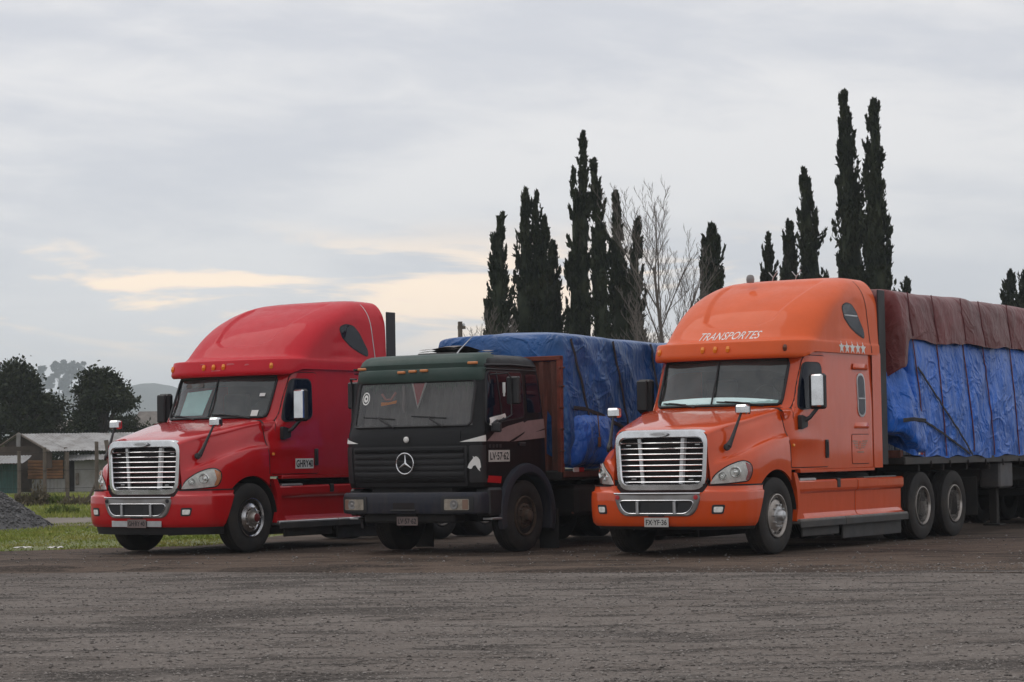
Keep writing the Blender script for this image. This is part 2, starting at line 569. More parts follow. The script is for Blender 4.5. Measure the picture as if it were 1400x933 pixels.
def _project(bm, fr, bvh, off, far=4.0):
    o, ex, ez, d = fr
    last = 0.0
    miss = []
    for v in bm.verts:
        p = o + ex * v.co.x + ez * v.co.y
        h = bvh.ray_cast(p - d * far, d, far * 3)
        if h[0] is None:
            q = bvh.find_nearest(p)
            v.co = q[0] - d * off if q[0] is not None else p
        else:
            v.co = h[0] - d * off
def decal(mb, poly, fr, bvh, off=0.006, thick=0.012, res=0.06):
    """lay an outline onto a surface: project along fr's direction, raised by off, with an edge of depth thick"""
    bm = bmesh.new()
    vs = [bm.verts.new((p[0], p[1], 0)) for p in poly]
    try:
        bm.faces.new(vs)
    except ValueError:
        pass
    us = [p[0] for p in poly]; ws = [p[1] for p in poly]
    for lo, hi, ax in ((min(us), max(us), 0), (min(ws), max(ws), 1)):
        n = int((hi - lo) / res)
        for k in range(1, n + 1):
            c = [0, 0, 0]; c[ax] = lo + (hi - lo) * k / (n + 1)
            no = [0, 0, 0]; no[ax] = 1
            bmesh.ops.bisect_plane(bm, geom=bm.verts[:] + bm.edges[:] + bm.faces[:], plane_co=c, plane_no=no, dist=1e-5)
    bmesh.ops.triangulate(bm, faces=bm.faces[:])
    _project(bm, fr, bvh, off)
    d = fr[3]
    bm.verts.index_update()
    V = [v.co.copy() for v in bm.verts]
    F = [[v.index for v in f.verts] for f in bm.faces]
    if thick:
        ext = {}
        for e in bm.edges:
            if len(e.link_faces) == 1:
                q = []
                for v in e.verts:
                    if v.index not in ext:
                        ext[v.index] = len(V); V.append(v.co + d * thick)
                    q.append(ext[v.index])
                F.append([e.verts[0].index, e.verts[1].index, q[1], q[0]])
    bm.free()
    mb.add(V, F)
    return mb
_fonts = {}
def text_shape(txt, size, shear=0.0, bold=0.0, spacing=1.0):
    cu = bpy.data.curves.new('lettering', 'FONT')
    cu.body = txt; cu.size = size; cu.shear = shear; cu.offset = bold
    cu.align_x = 'CENTER'; cu.align_y = 'CENTER'; cu.space_character = spacing
    cu.resolution_u = 3
    ob = bpy.data.objects.new('lettering', cu)
    COL.objects.link(ob)
    dg = bpy.context.evaluated_depsgraph_get()
    me = bpy.data.meshes.new_from_object(ob.evaluated_get(dg))
    bpy.data.objects.remove(ob); bpy.data.curves.remove(cu)
    V = [(v.co.x, v.co.y) for v in me.vertices]
    F = [tuple(p.vertices) for p in me.polygons]
    bpy.data.meshes.remove(me)
    return V, F
def lay_shape(mb, VF, fr, bvh, off=0.004, res=0.05):
    """lay flat lettering onto a surface"""
    bm = bmesh.new()
    vs = [bm.verts.new((u, w, 0)) for u, w in VF[0]]
    for f in VF[1]:
        try:
            bm.faces.new([vs[i] for i in f])
        except ValueError:
            pass
    us = [p[0] for p in VF[0]]
    n = int((max(us) - min(us)) / res)
    for k in range(1, n + 1):
        bmesh.ops.bisect_plane(bm, geom=bm.verts[:] + bm.edges[:] + bm.faces[:],
                               plane_co=(min(us) + (max(us) - min(us)) * k / (n + 1), 0, 0), plane_no=(1, 0, 0), dist=1e-5)
    _project(bm, fr, bvh, off)
    bm.verts.index_update()
    mb.add([v.co.copy() for v in bm.verts], [[v.index for v in f.verts] for f in bm.faces])
    bm.free()
    return mb
def scale_shape(VF, w, h, c=(0, 0)):
    us = [p[0] for p in VF[0]]; ws = [p[1] for p in VF[0]]
    a, b = (min(us) + max(us)) / 2, (min(ws) + max(ws)) / 2
    su, sw = w / (max(us) - min(us)), h / (max(ws) - min(ws))
    return [((p[0] - a) * su + c[0], (p[1] - b) * sw + c[1]) for p in VF[0]], VF[1]
def lerp_tab(x, xs, ys):
    """smooth curve through a table"""
    xs = np.asarray(xs, float); ys = np.asarray(ys, float)
    x = min(max(x, xs[0]), xs[-1])
    i = min(max(int(np.searchsorted(xs, x)) - 1, 0), len(xs) - 2)
    h = xs[i + 1] - xs[i]; t = (x - xs[i]) / h
    d = np.diff(ys) / np.diff(xs)
    def sl(j):
        if j == 0: return d[0]
        if j == len(xs) - 1: return d[-1]
        return 0.0 if d[j - 1] * d[j] <= 0 else 2 * d[j - 1] * d[j] / (d[j - 1] + d[j])
    m0, m1 = sl(i) * h, sl(i + 1) * h
    return float((2 * t**3 - 3 * t**2 + 1) * ys[i] + (t**3 - 2 * t**2 + t) * m0 + (-2 * t**3 + 3 * t**2) * ys[i + 1] + (t**3 - t**2) * m1)
def sstep(x, a, b):
    t = min(max((x - a) / (b - a), 0), 1)
    return t * t * (3 - 2 * t)
V3 = Vector
SIDE = lambda x=1.2: (V3((x, 0, 0)), V3((0, 1, 0)), V3((0, 0, 1)), V3((-1, 0, 0)))     # (y,z) outline laid onto the near side
FAR = lambda x=-1.2: (V3((x, 0, 0)), V3((0, 1, 0)), V3((0, 0, 1)), V3((1, 0, 0)))
FRONT = lambda y=-1.2: (V3((0, y, 0)), V3((1, 0, 0)), V3((0, 0, 1)), V3((0, 1, 0)))    # (x,z) outline laid onto the front

# ------------------------------------------------------------------ wheels
def tyre_mb(Rr=0.52, rw=0.29, rim=0.30):
    """tyre on the x axis, outer face towards +x at x=0"""
    mb = MB()
    h = rw
    prof = [(rim, -0.03), (rim + .03, -0.006), (rim + .07, 0.004), (Rr - .09, 0.004), (Rr - .045, -0.006), (Rr - .012, -0.022)]
    tread = []
    for k in range(5):
        x0 = -0.03 - k * (h - .06) / 5
        x1 = -0.03 - (k + 1) * (h - .06) / 5
        tread += [(Rr, x0 - .002), (Rr, x1 + .008), (Rr - .014, x1 + .007), (Rr - .014, x1 + .001)]
    prof += tread[:-2]
    prof += [(Rr - .012, -h + .02), (Rr - .05, -h + .006), (Rr - .1, -h), (rim, -h + .02)]
    return mb.lathe(prof + [(rim, -0.03)], (0, 0, 0), (1, 0, 0), 56)
def holes_mb(r, rad, x, n, tilt=0.0):
    mb = MB()
    for k in range(n):
        t = 2 * PI * k / n + .2
        c = V3((x, r * math.cos(t), r * math.sin(t)))
        mb.lathe([(0.0001, 0.001), (rad * .8, 0.001), (rad, -0.004)], c, (1, tilt * math.cos(t), tilt * math.sin(t)), 14)
    return mb
def nuts_mb(r, x, n, rad=.014, ln=.04):
    mb = MB()
    for k in range(n):
        t = 2 * PI * k / n
        mb.lathe([(rad, 0), (rad, ln * .7), (rad * .7, ln), (0.0001, ln)], (x, r * math.cos(t), r * math.sin(t)), (1, 0, 0), 7)
    return mb
def front_wheel(parent, loc, rim_m, hub_m, flip=False, hole_m=None, R0=.52):
    w = empty('wheel', loc, PI if flip else 0, parent)
    tyre_mb(R0).build('tyre', M['rubber'], w)
    rb = MB()
    rb.lathe([(.300, -.03), (.297, .002), (.284, .004), (.272, -.02), (.262, -.045), (.215, -.030), (.165, .0), (.140, .012), (.132, .012), (.13, -.05)], (0, 0, 0), (1, 0, 0), 48)
    rb.build('rim', rim_m, w)
    holes_mb(.222, .027, -.030, 10, -.25).build('hand_holes', M['seam'], w)['kind'] = 'stuff'
    hb = MB()
    hb.lathe([(.135, .0), (.125, .018), (.118, .02), (.085, .022), (.078, .075), (.06, .10), (.0001, .108)], (0, 0, 0), (1, 0, 0), 28)
    hb.merge(nuts_mb(.152, .0, 10))
    hb.build('hub', hub_m, w)
    return w
def dual_wheel(parent, loc, rim_m, flip=False, R0=.52):
    w = empty('wheel', loc, PI if flip else 0, parent)
    t = tyre_mb(R0, .28)
    t2 = tyre_mb(R0, .28)
    t.add([(x - .33, y, z) for x, y, z in t2.v], t2.f)
    t.build('tyre', M['rubber'], w)
    rb = MB()
    rb.lathe([(.300, -.03), (.297, .0), (.284, .002), (.270, -.03), (.262, -.10), (.255, -.16), (.20, -.172), (.12, -.165), (.11, -.2)], (0, 0, 0), (1, 0, 0), 48)
    rb.build('rim', rim_m, w)
    holes_mb(.215, .025, -.163, 10, .05).build('hand_holes', M['seam'], w)['kind'] = 'stuff'
    hb = MB()
    hb.lathe([(.115, -.17), (.112, -.08), (.10, -.055), (.07, -.045), (.0001, -.04)], (0, 0, 0), (1, 0, 0), 26)
    hb.merge(nuts_mb(.145, -.168, 10))
    hb.build('hub', M['satin'], w)
    return w

# ------------------------------------------------------------------ conventional tractor (long bonnet, raised roof)
TAB_Y = [-1.08, -1.0, -.9, -.75, -.5, -.2, .1, .42]
HT = dict(
    zc=[1.70, 1.725, 1.755, 1.79, 1.845, 1.905, 1.965, 2.02],
    xc=[.70, .735, .77, .815, .88, .945, 1.005, 1.06],
    ze=[1.64, 1.67, 1.70, 1.735, 1.785, 1.845, 1.91, 1.965],
    xv=[.722, .80, .87, .935, 1.02, 1.08, 1.12, 1.145],
    zv=[1.28, 1.30, 1.335, 1.385, 1.48, 1.565, 1.62, 1.65],
    xf=[.735, .875, .965, 1.045, 1.115, 1.155, 1.18, 1.19],
    zf=[1.17, 1.265, 1.31, 1.355, 1.44, 1.515, 1.565, 1.585],
    xo=[.745, .90, 1.01, 1.11, 1.185, 1.21, 1.215, 1.218],
    zo=[1.08, 1.15, 1.18, 1.22, 1.29, 1.36, 1.40, 1.41])
ARCH_R = .63
def hood_section(y):
    g = {k: lerp_tab(y, TAB_Y, v) for k, v in HT.items()}
    zb = .955
    if abs(y) < ARCH_R:
        zb = max(zb, .52 + math.sqrt(ARCH_R**2 - y * y))
    zb = min(zb, g['zo'] - .06)
    P = [(0, g['zc']), (g['xc'] * .45, g['zc'] + .0), (g['xc'] * .86, (g['zc'] * .35 + g['ze'] * .65) + .014), (g['xc'] * .985, g['ze'] + .004), (g['xc'] + .006, g['ze'] - .045),
         (g['xc'] * .55 + g['xv'] * .45 + .004, g['ze'] * .55 + g['zv'] * .45), (g['xv'], g['zv']), (g['xf'], g['zf']),
         (g['xf'] * .3 + g['xo'] * .7, g['zf'] * .5 + g['zo'] * .5), (g['xo'], g['zo']), (g['xo'] + .004, (g['zo'] + zb) / 2), (g['xo'] - .004, zb)]
    return P
def catmull(P, n):
    P = [np.array(p, float) for p in P]
    out = []
    for i in range(len(P) - 1):
        p0 = P[i - 1] if i > 0 else 2 * P[0] - P[1]
        p3 = P[i + 2] if i + 2 < len(P) else 2 * P[-1] - P[-2]
        p1, p2 = P[i], P[i + 1]
        for k in range(n):
            t = k / n
            out.append(.5 * (2 * p1 + (p2 - p0) * t + (2 * p0 - 5 * p1 + 4 * p2 - p3) * t * t + (3 * p1 - p0 - 3 * p2 + p3) * t**3))
    out.append(P[-1])
    return out
def hood_mb():
    ys = list(np.linspace(-1.08, -.7, 20)) + list(np.linspace(-.66, .42, 44))
    rows = []
    for y in ys:
        half = catmull(hood_section(y), 4)
        row = [V3((-p[0], y, p[1])) for p in half[::-1]][:-1] + [V3((p[0], y, p[1])) for p in half]
        rows.append(row)
    mb = MB().grid(rows)
    r0 = [V3((p.x * .985, p.y + .10, p.z - .02)) for p in rows[0]]
    mb.grid([rows[0], r0]); mb.f.append(tuple(len(mb.v) - len(r0) + i for i in range(len(r0))))
    # wheel arch lip, folded inward
    for sg in (-1, 1):
        lip0, lip1 = [], []
        for y in ys:
            p = hood_section(y)[-1]
            lip0.append(V3((sg * p[0], y, p[1])))
            lip1.append(V3((sg * (p[0] - .10), y, p[1] + .004)))
        mb.grid([lip0, lip1])
    return mb

def cab_contour(z):
    """half outline of the cab at height z: windscreen centre, pillar, door, sleeper, back"""
    yw = lerp_tab(z, [1.88, 2.0, 2.72, 2.84], [.10, .385, .715, .76])
    lean = 1.0 - .018 * sstep(z, 2.0, 2.82)
    P = []
    for k in range(13):
        x = .985 * k / 12
        P.append((x, yw + .235 * (x / .985) ** 2.4))
    P += [(1.03, yw + .262), (1.075, yw + .30), (1.115, yw + .345), (1.145, yw + .40), (1.168, yw + .48), (1.182, yw + .58)]
    y0 = yw + .58
    for k in range(1, 13):
        t = k / 12
        P.append((1.182 + .034 * min(1, t * 1.4), y0 + (1.66 - y0) * t))
    for k in range(1, 13):
        P.append((1.216, 1.66 + (3.26 - 1.66) * k / 12))
    P += [(1.205, 3.29), (1.16, 3.31), (.6, 3.315), (0, 3.315)]
    out = []
    for x, y in P:
        bulge = .030 * math.exp(-((z - 1.56) / .10) ** 2) * (1 - sstep(y, .7, 1.55)) * sstep(x, 1.05, 1.18)
        xx = x * (lean if x > .9 else 1) + bulge
        out.append((xx, y))
    return out
CAB_Z = [1.13, 1.14, 1.2, 1.3, 1.38, 1.44, 1.48, 1.52, 1.56, 1.6, 1.64, 1.7, 1.8, 1.92, 2.0, 2.045, 2.15, 2.25, 2.35, 2.45, 2.55, 2.64, 2.70, 2.76, 2.82]
def cab_mb(full=False):
    rows = []
    for z in CAB_Z:
        h = cab_contour(z)
        if z == CAB_Z[0]:
            h = [(x * .97, y) for x, y in h]
        rows.append([V3((-x, y, z)) for x, y in h[:0:-1]] + [V3((x, y, z)) for x, y in h[:-1]])
    n = len(rows[0]); mid = len(cab_contour(2.0)) - 1
    def skip(i, j):
        jj = j % n
        return (not full) and 2.04 < CAB_Z[i] < 2.69 and (mid - 12 <= jj < mid + 12)
    mb = MB().grid(rows, skip=skip, closed=True)
    mb.f.append(tuple(range(n)))
    return mb
# roof fairing -----------------------------------------------------
RF_Z = [2.70, 2.72, 2.75, 2.82, 2.92, 2.950, 2.962, 2.972, 3.0, 3.08, 3.2, 3.38, 3.55, 3.7, 3.8, 3.88, 3.94, 3.975]
RF_Y = [.595, .565, .550, .565, .590, .600, .660, .86, .965, 1.06, 1.175, 1.375, 1.62, 1.91, 2.15, 2.40, 2.68, 3.0]
RF_H = [1.226, 1.232, 1.234, 1.234, 1.232, 1.230, 1.224, 1.219, 1.217, 1.214, 1.21, 1.205, 1.195, 1.16, 1.11, 1.045, .95, .76]
RF_D = [.72, .72, .72, .73, .75, .76, .70, .60, .56, .56, .58, .62, .66, .68, .66, .60, .46, .25]
def roof_point(z, t, yr=3.50):
    """t 0..1 front curve, 1..2 along the side, 2..2.5 round the back"""
    yf = lerp_tab(z, RF_Z, RF_Y); hw = lerp_tab(z, RF_Z, RF_H); dp = lerp_tab(z, RF_Z, RF_D)
    n = 2.75
    if t <= 1:
        a = t * PI / 2
        x = hw * math.sin(a) ** (2 / n); y = yf + dp * (1 - max(0, math.cos(a)) ** (2 / n))
    elif t <= 2:
        x = hw; y = yf + dp + (yr - yf - dp) * (t - 1)
    else:
        x = hw * (1 - (t - 2) * 2); y = yr
    zz = max(z, 2.70 + .10 * sstep(y, .86, 1.3)) if z < 2.82 else z
    return V3((x, y, zz))
def roof_mb():
    zs = [2.70, 2.705, 2.72, 2.75, 2.80, 2.86, 2.92, 2.94, 2.952, 2.962, 2.972, 2.985] + list(np.linspace(3.0, 3.15, 8)) + list(np.linspace(3.165, 3.31, 16)) + list(np.linspace(3.33, 3.9, 28)) + [3.915, 3.93, 3.942, 3.953, 3.962, 3.970, 3.975]
    ts = [0] + list(np.linspace(.02, 1, 64) ** .9) + list(np.linspace(1.08, 2, 10)) + [2.02, 2.06, 2.15, 2.3]
    rows = []
    for z in zs:
        row = []
        for t in ts:
            p = roof_point(z, t)
            if 3.1 < z < 3.95 and t < 1.0:
                # shallow pressed panel on the brow, wider towards the top
                hwid = .55 + .22 * sstep(z, 3.2, 3.9)
                m = sstep(hwid - abs(p.x), -.005, .035) * sstep(z - (3.19 + .08 * sstep(abs(p.x), hwid - .22, hwid)), -.005, .022) * (1 - sstep(z, 3.84, 3.93))
                p = p + V3((0, .9, -.42)).normalized() * .05 * m
            if 3.0 <= z < 3.9 and t > .85:
                # swept moulding round the peak window
                dy = p.y - 2.62; dz = z - 3.26
                rr = math.hypot(dy / .42, (dz - .35 * dy) / .36)
                p.x += -.018 * (1 - sstep(rr, .8, 1.05))
            row.append(p)
        rows.append([V3((-p.x, p.y, p.z)) for p in row[:0:-1]] + row)
    # underside of the visor
    under = [V3((p.x, p.y + (.16 if p.y < 1.1 else 0), p.z + (.005 if p.y < 1.1 else 0))) for p in rows[0]]
    under = [V3((p.x * .96, p.y, p.z)) for p in under]
    mb = MB().grid([under] + rows)
    mb.f.append(tuple(len(mb.v) - len(rows[0]) + i for i in range(len(rows[0]))))
    return mb
def bumper_contour(z):
    g = lerp_tab(z, [.41, .46, .60, .74, .865, .876, .888, .955], [.03, .0, -.012, -.015, -.010, -.006, .016, .03])
    P = []
    for k in range(19):
        a = k / 18 * PI / 2
        x = (1.205 - g) * math.sin(a) ** (2 / 3.0)
        y = -1.215 + g + .50 * (1 - max(0, math.cos(a)) ** (2 / 3.0))
        P.append((x, y))
    yend = lerp_tab(z, [.41, .955], [-.65, -.40])
    for k in range(1, 6):
        P.append((1.205 - g + .008, -.715 + g + (yend + .715 - g) * k / 5))
    return P
def bumper_mb():
    rows = []
    for z in (.41, .43, .46, .54, .62, .70, .74, .77, .80, .85, .866, .876, .884, .89, .92, .95, .957):
        h = bumper_contour(z)
        rows.append([V3((-x, y, z)) for x, y in h[:0:-1]] + [V3((x, y, z)) for x, y in h])
    for row in rows:                       # the middle is cut lower, under the grille
        for p in row:
            lim = .862 + .095 * sstep(abs(p.x), .69, .735)
            if p.z > lim:
                p.z = lim - .0004 * (p.z - lim)
    top = [V3((p.x * .9, p.y + .12, p.z - .006)) for p in rows[-1]]
    bot = [V3((p.x * .93, p.y + .08, .415)) for p in rows[0]]
    return MB().grid([bot] + rows + [top])
def rr_loop(top, bot, zt, zb, r, y0=0.0, bow=0.0, seg=6):
    """rounded trapezoid loop in the (x,z) plane at depth y0 with a plan bow"""
    poly = rpoly([(-bot, zb), (bot, zb), (top, zt), (-top, zt)], r, seg)
    # even spacing so that neighbouring loops skin cleanly
    return [V3((x, y0 + bow * (x / .7) ** 2, z)) for x, z in poly]

def star_poly(c, r):
    return [(c[0] + r * (1 if k % 2 == 0 else .42) * math.sin(k * PI / 5), c[1] + r * (1 if k % 2 == 0 else .42) * math.cos(k * PI / 5)) for k in range(10)]

def make_tractor(kind, loc, rz):
    og = kind == 'orange'
    P = M['orange'] if og else M['red']
    PR = M['orange_roof'] if og else M['red_roof']
    root = empty('semi_truck', loc, rz)
    hood = hood_mb(); HB = hood.bvh()
    cabF = cab_mb(True); CB = cabF.bvh()
    roof = roof_mb(); RB = roof.bvh()
    bump = bumper_mb(); BB = bump.bvh()
    hd = hood.build('hood', P, root, angle=60)
    cb = cab_mb().build('cab', P, root, angle=50)
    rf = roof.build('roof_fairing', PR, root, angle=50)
    bp = bump.build('bumper', P, root, angle=45)
    for sg in (1, -1):
        gp_ = MB()
        decal(gp_, [(.402, 1.17), (.418, 1.17), (.418, 1.90), (.402, 1.90)], SIDE() if sg > 0 else FAR(), HB, .003, 0, .08)
        gp_.build('hood_joint', M['seam'], root)
    h_ = [(x + .006, y - .008) for x, y in bumper_contour(.955) if x > .74]
    for sg in (1, -1):
        gp_ = MB(); gp_.grid([[V3((sg * x, y, z)) for x, y in h_] for z in (.948, .968)])
        gp_.build('bumper_joint', M['seam'], root)
    # --- cowl between hood and windscreen
    cw = MB()
    rows = []
    for k in range(25):
        x = -1.10 + 2.2 * k / 24
        yb = .40 + .235 * (abs(x) / .985) ** 2.4
        rows.append([V3((x, yb - .10 if abs(x) < 1.0 else yb - .14, 1.97 - .02 * (x / 1.1) ** 2)), V3((x, yb - .05, 2.012 - .02 * (x / 1.1) ** 2)), V3((x, yb + .02, 2.02 - .01 * (x / 1.1) ** 2)), V3((x, yb + .06, 2.0))])
    cw.grid(rows)
    cw.build('cowl', M['plastic'], root)
    for sg in (1, -1):
        pc = MB()
        # corner cap on the hood's rear edge beside the windscreen
        pts = []
        for k in range(7):
            t = k / 6
            pts.append([V3((sg * (1.05 + .095 * math.sin(a)), .40 + .27 * t, 1.86 + .02 * t + .13 * math.cos(a))) for a in np.linspace(-.2, 1.7, 8)])
        pc.grid(pts)
        pc.build('cowl_corner', P, root)
        # rear closing panel of the fender against the door
        fp = MB()
        poly = [(.36, 1.15), (.52, 1.15), (.58, 1.3), (.62, 1.6), (.60, 1.88), (.40, 1.88), (.36, 1.6)]
        decal(fp, rpoly(poly, .03), SIDE() if sg > 0 else FAR(), CB, .012, .06)
        fp.build('cowl_side', P, root)
    # --- door: a panel a little proud of the cab with its joint, glass and handle
    for sg in (1, -1):
        fr = SIDE() if sg > 0 else FAR()
        d_out = rpoly([(.52, 1.17), (1.63, 1.17), (1.665, 2.74), (1.09, 2.74), (.80, 2.10), (.64, 1.92), (.56, 1.6)], [.06, .05, .12, .10, .10, .1, .1], 5)
        j = MB(); decal(j, inset(d_out, -.012), fr, CB, .002, 0)
        d = MB(); decal(d, d_out, fr, CB, .010, .012, .05)
        do = d.build('door', P, root, angle=40)
        j.build('door_joint', M['seam'], do)
        w_out = rpoly([(.80, 1.985), (1.46, 2.03), (1.475, 2.63), (1.06, 2.63)], [.07, .1, .1, .08], 6)
        g = MB(); decal(g, inset(w_out, -.022), fr, CB, .017, .01, .05); g.build('window_seal', M['plastic'], do)
        g = MB(); decal(g, w_out, fr, CB, .022, .006, .06); g.build('side_window', M['side_glass'], do)
        h = MB()
        h.box((sg * 1.232, 1.565, 1.42), (.035, .085, .26), .015)
        h.box((sg * 1.250, 1.56, 1.42), (.03, .04, .20), .012)
        h.build('door_handle', M['plastic'], do)
        # sleeper window, mouldings and hatch
        pw = rpoly([(2.72, 1.91), (2.94, 1.91), (2.94, 2.49), (2.72, 2.49)], .11, 6)
        sw = MB(); decal(sw, inset(pw, -.03), fr, CB, .012, .014, .3); so = sw.build('sleeper_window', M['satin'], root)
        g = MB(); decal(g, pw, fr, CB, .0150, .004, .3); g.build('pane', M['side_glass'], so)
        g = MB(); g.box((sg * 1.232, 2.83, 2.15), (.008, .25, .022), .002); g.build('window_bar', M['satin'], so)
        for z0, up_ in ((1.72, -1), (2.58, 1)):
            pm = MB()
            rows = []
            for y0_, e in ((2.56, 0), (2.60, 1), (3.04, 1), (3.08, 0)):
                rows.append([V3((sg * (1.214 + .030 * e * k_), y0_ + .02 * m_ * (1 if y0_ < 2.8 else -1), z0 + zz)) for zz, k_, m_ in ((-.012, 0, 0), (.0, .85, 0), (.022, 1, 0), (.075, .12, 1), (.082, 0, 1))])
            pm.grid(rows)
            pm.build('side_moulding', P, root, angle=25)
        hp = rpoly([(2.46, 1.20), (3.07, 1.20), (3.07, 1.62), (2.46, 1.62)], .03)
        hj = MB(); decal(hj, inset(hp, -.010), fr, CB, .002, 0, .3)
        hh = MB(); decal(hh, hp, fr, CB, .008, .01, .3); ho = hh.build('luggage_hatch', P, root)
        hj.build('hatch_joint', M['seam'], ho)
        # dark sill under the cab and seam line under the roof fairing
        sl = MB(); sl.box((sg * 1.17, 2.0, 1.115), (.09, 2.55, .05), .01); sl.build('cab_sill', P if sg > 0 else P, root)
        # peak window in the roof fairing
        pk = rpoly([(2.25, 3.48), (2.41, 3.535), (2.64, 3.52), (2.80, 3.40), (2.98, 3.14), (2.985, 3.045), (2.86, 3.08), (2.55, 3.20), (2.31, 3.36)], .06, 4)
        g = MB(); decal(g, inset(pk, -.018), fr, RB, .003, .006); po = g.build('peak_window', M['plastic'], root)
        g = MB(); decal(g, pk, fr, RB, .006, .003); g.build('pane', M['side_glass'], po)
        if og:
            g = MB(); decal(g, [(2.33, 3.355), (2.81, 3.355), (2.81, 3.372), (2.33, 3.372)], fr, RB, .009, 0); g.build('window_bar', M['satin'], po)
        # vertical joint near the back of the roof
        g = MB()
        decal(g, [(3.045, 3.90), (3.062, 3.90), (3.135, 3.4), (3.225, 2.83), (3.205, 2.83), (3.115, 3.4)], fr, RB, .003, 0, .05)
        if sg > 0:
            for k in range(16):
                x0, x1 = 1.04 - k * .13, .91 - k * .13
                q0 = RB.ray_cast(V3((x0, 3.045, 6)), V3((0, 0, -1)))[0]; q1 = RB.ray_cast(V3((x1, 3.045, 6)), V3((0, 0, -1)))[0]
                g.add([q0 + V3((0, -.012, .004)), q1 + V3((0, -.012, .004)), q1 + V3((0, .012, .004)), q0 + V3((0, .012, .004))], [(0, 1, 2, 3)])
        g.build('roof_joint', M['seam'] if og else M['satin'], root)
        # side extender and its rubber edge
        se = MB()
        rows = []
        for z in (1.13, 1.2, 2.0, 2.7, 2.83):
            rows.append([V3((sg * 1.224, 3.235, z)), V3((sg * 1.230, 3.36, z)), V3((sg * 1.238, 3.515, z)), V3((sg * 1.19, 3.52, z)), V3((sg * 1.18, 3.25, z))])
        se.grid(rows); se.build('side_extender', P, root, angle=50)
        rb = MB(); rb.box((sg * 1.215, 3.635, 2.48), (.022, .25, 2.62), .008); rb.build('extender_rubber', M['plastic'], root)
    # --- windscreen: two curved panes, seal, centre bar
    zl = [2.047, 2.15, 2.25, 2.35, 2.45, 2.55, 2.64, 2.70]
    for sg in (-1, 1):
        rows = []
        for z in zl:
            h = cab_contour(z)[:13]
            rows.append([V3((sg * x, y - .004, z)) for x, y in h])
        MB().grid(rows).build('windscreen', M['glass'], root, face=(0, -1, .3))
    def wsp(x, z, off=.010):
        yw = lerp_tab(z, [2.0, 2.72, 2.84], [.385, .715, .76])
        return V3((x, yw + .235 * (abs(x) / .985) ** 2.4 - off, z))
    sm = MB()
    edge = [(x, 2.05) for x in np.linspace(-.93, .93, 21)] + [(.965, 2.075), (.982, 2.12)] + [(.983, z) for z in np.linspace(2.2, 2.62, 6)] + [(x, 2.69) for x in np.linspace(.96, -.96, 21)] + [(-.983, z) for z in np.linspace(2.62, 2.2, 6)] + [(-.982, 2.12), (-.965, 2.075)]
    sm.tube([wsp(x, z, .004) for x, z in edge + edge[:1]], .021, 6, cap=False)
    sm.build('windscreen_seal', M['plastic'], root)
    cbm = MB(); cbm.tube([wsp(0, z, .006) for z in (2.04, 2.3, 2.5, 2.7)], .013, 6); cbm.build('windscreen_bar', M['plastic'], root)
    for sg, x0, x1 in ((-1, -.28, -.86), (1, .74, .08)):
        wp = MB()
        wp.tube([wsp(x0 + .03, 2.035, .03), wsp((x0 + x1) / 2, 2.09, .035), wsp(x1 * .8 + x0 * .2, 2.105, .02)], [.014, .010, .007], 6)
        wp.tube([wsp(x0 * .75 + x1 * .25, 2.075, .012), wsp(x1, 2.10, .012)], .011, 5)
        wp.build('wiper', M['plastic'], root)
    # tinted strip inside the top of the glass
    tb = MB()
    rows = []
    for k in range(25):
        x = -.97 + 1.94 * k / 24
        dz = .165 + .07 * sstep(abs(x), .70, .97)
        rows.append([wsp(x, 2.70, -.02), wsp(x, 2.70 - dz * .6, -.02), wsp(x, 2.70 - dz, -.022)])
    tb.grid(rows); tb.build('sun_strip', M['interior'], root)
    # --- interior
    it = MB(); it.box((0, 1.02, 1.93), (1.95, .70, .18), .05); it.build('dashboard', M['interior_grey'], root)
    for sx in (-.55, .55):
        s = MB(); s.box((sx, 1.55, 1.72), (.5, .5, .16), .05); s.box((sx, 1.80, 2.1), (.48, .14, .72), .05); s.build('seat', M['interior_grey'], root)
    sw = MB()
    for k in range(1):
        pts = [V3((.5 + .22 * math.cos(a), 1.12 + .08 * math.sin(a), 2.14 + .20 * math.sin(a))) for a in np.linspace(0, 2 * PI, 25)]
        sw.tube(pts, .014, 6, cap=False)
    sw.tube([V3((.5, 1.0, 1.98)), V3((.5, 1.12, 2.14))], .03, 6)
    sw.build('steering_wheel', M['interior'], root)
    ib = MB(); ib.box((0, 2.25, 2.2), (2.2, .04, 1.3), .005); ib.build('bunk_curtain', M['interior'], root)
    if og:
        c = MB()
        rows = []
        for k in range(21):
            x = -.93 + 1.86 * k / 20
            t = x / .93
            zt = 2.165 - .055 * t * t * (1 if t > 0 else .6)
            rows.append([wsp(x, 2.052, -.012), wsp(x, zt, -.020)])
        c.grid(rows); c.build('windscreen_glare_card', M['cyan_card'], root)  # added card, coloured pale cyan to paint a reflection low in the glass
    else:
        c = MB(); c.add([wsp(-.70, 2.10, -.03), wsp(-.16, 2.10, -.03), wsp(-.12, 2.50, -.05), wsp(-.70, 2.47, -.05)], [(0, 1, 2, 3)]); c.build('folded_sunshade', M['cyan_card'], root)
        for nm, x, z, w, h, mm in (('windscreen_sticker', .80, 2.115, .10, .09, 'white_vinyl'), ('windscreen_sticker', .84, 2.40, .08, .05, 'white_vinyl'), ('windscreen_banner', -.50, 2.575, .42, .07, 'grey_step')):
            s = MB(); s.add([wsp(x - w / 2, z - h / 2, .007), wsp(x + w / 2, z - h / 2, .007), wsp(x + w / 2, z + h / 2, .007), wsp(x - w / 2, z + h / 2, .007)], [(0, 1, 2, 3)])
            s.build(nm, M[mm], root)
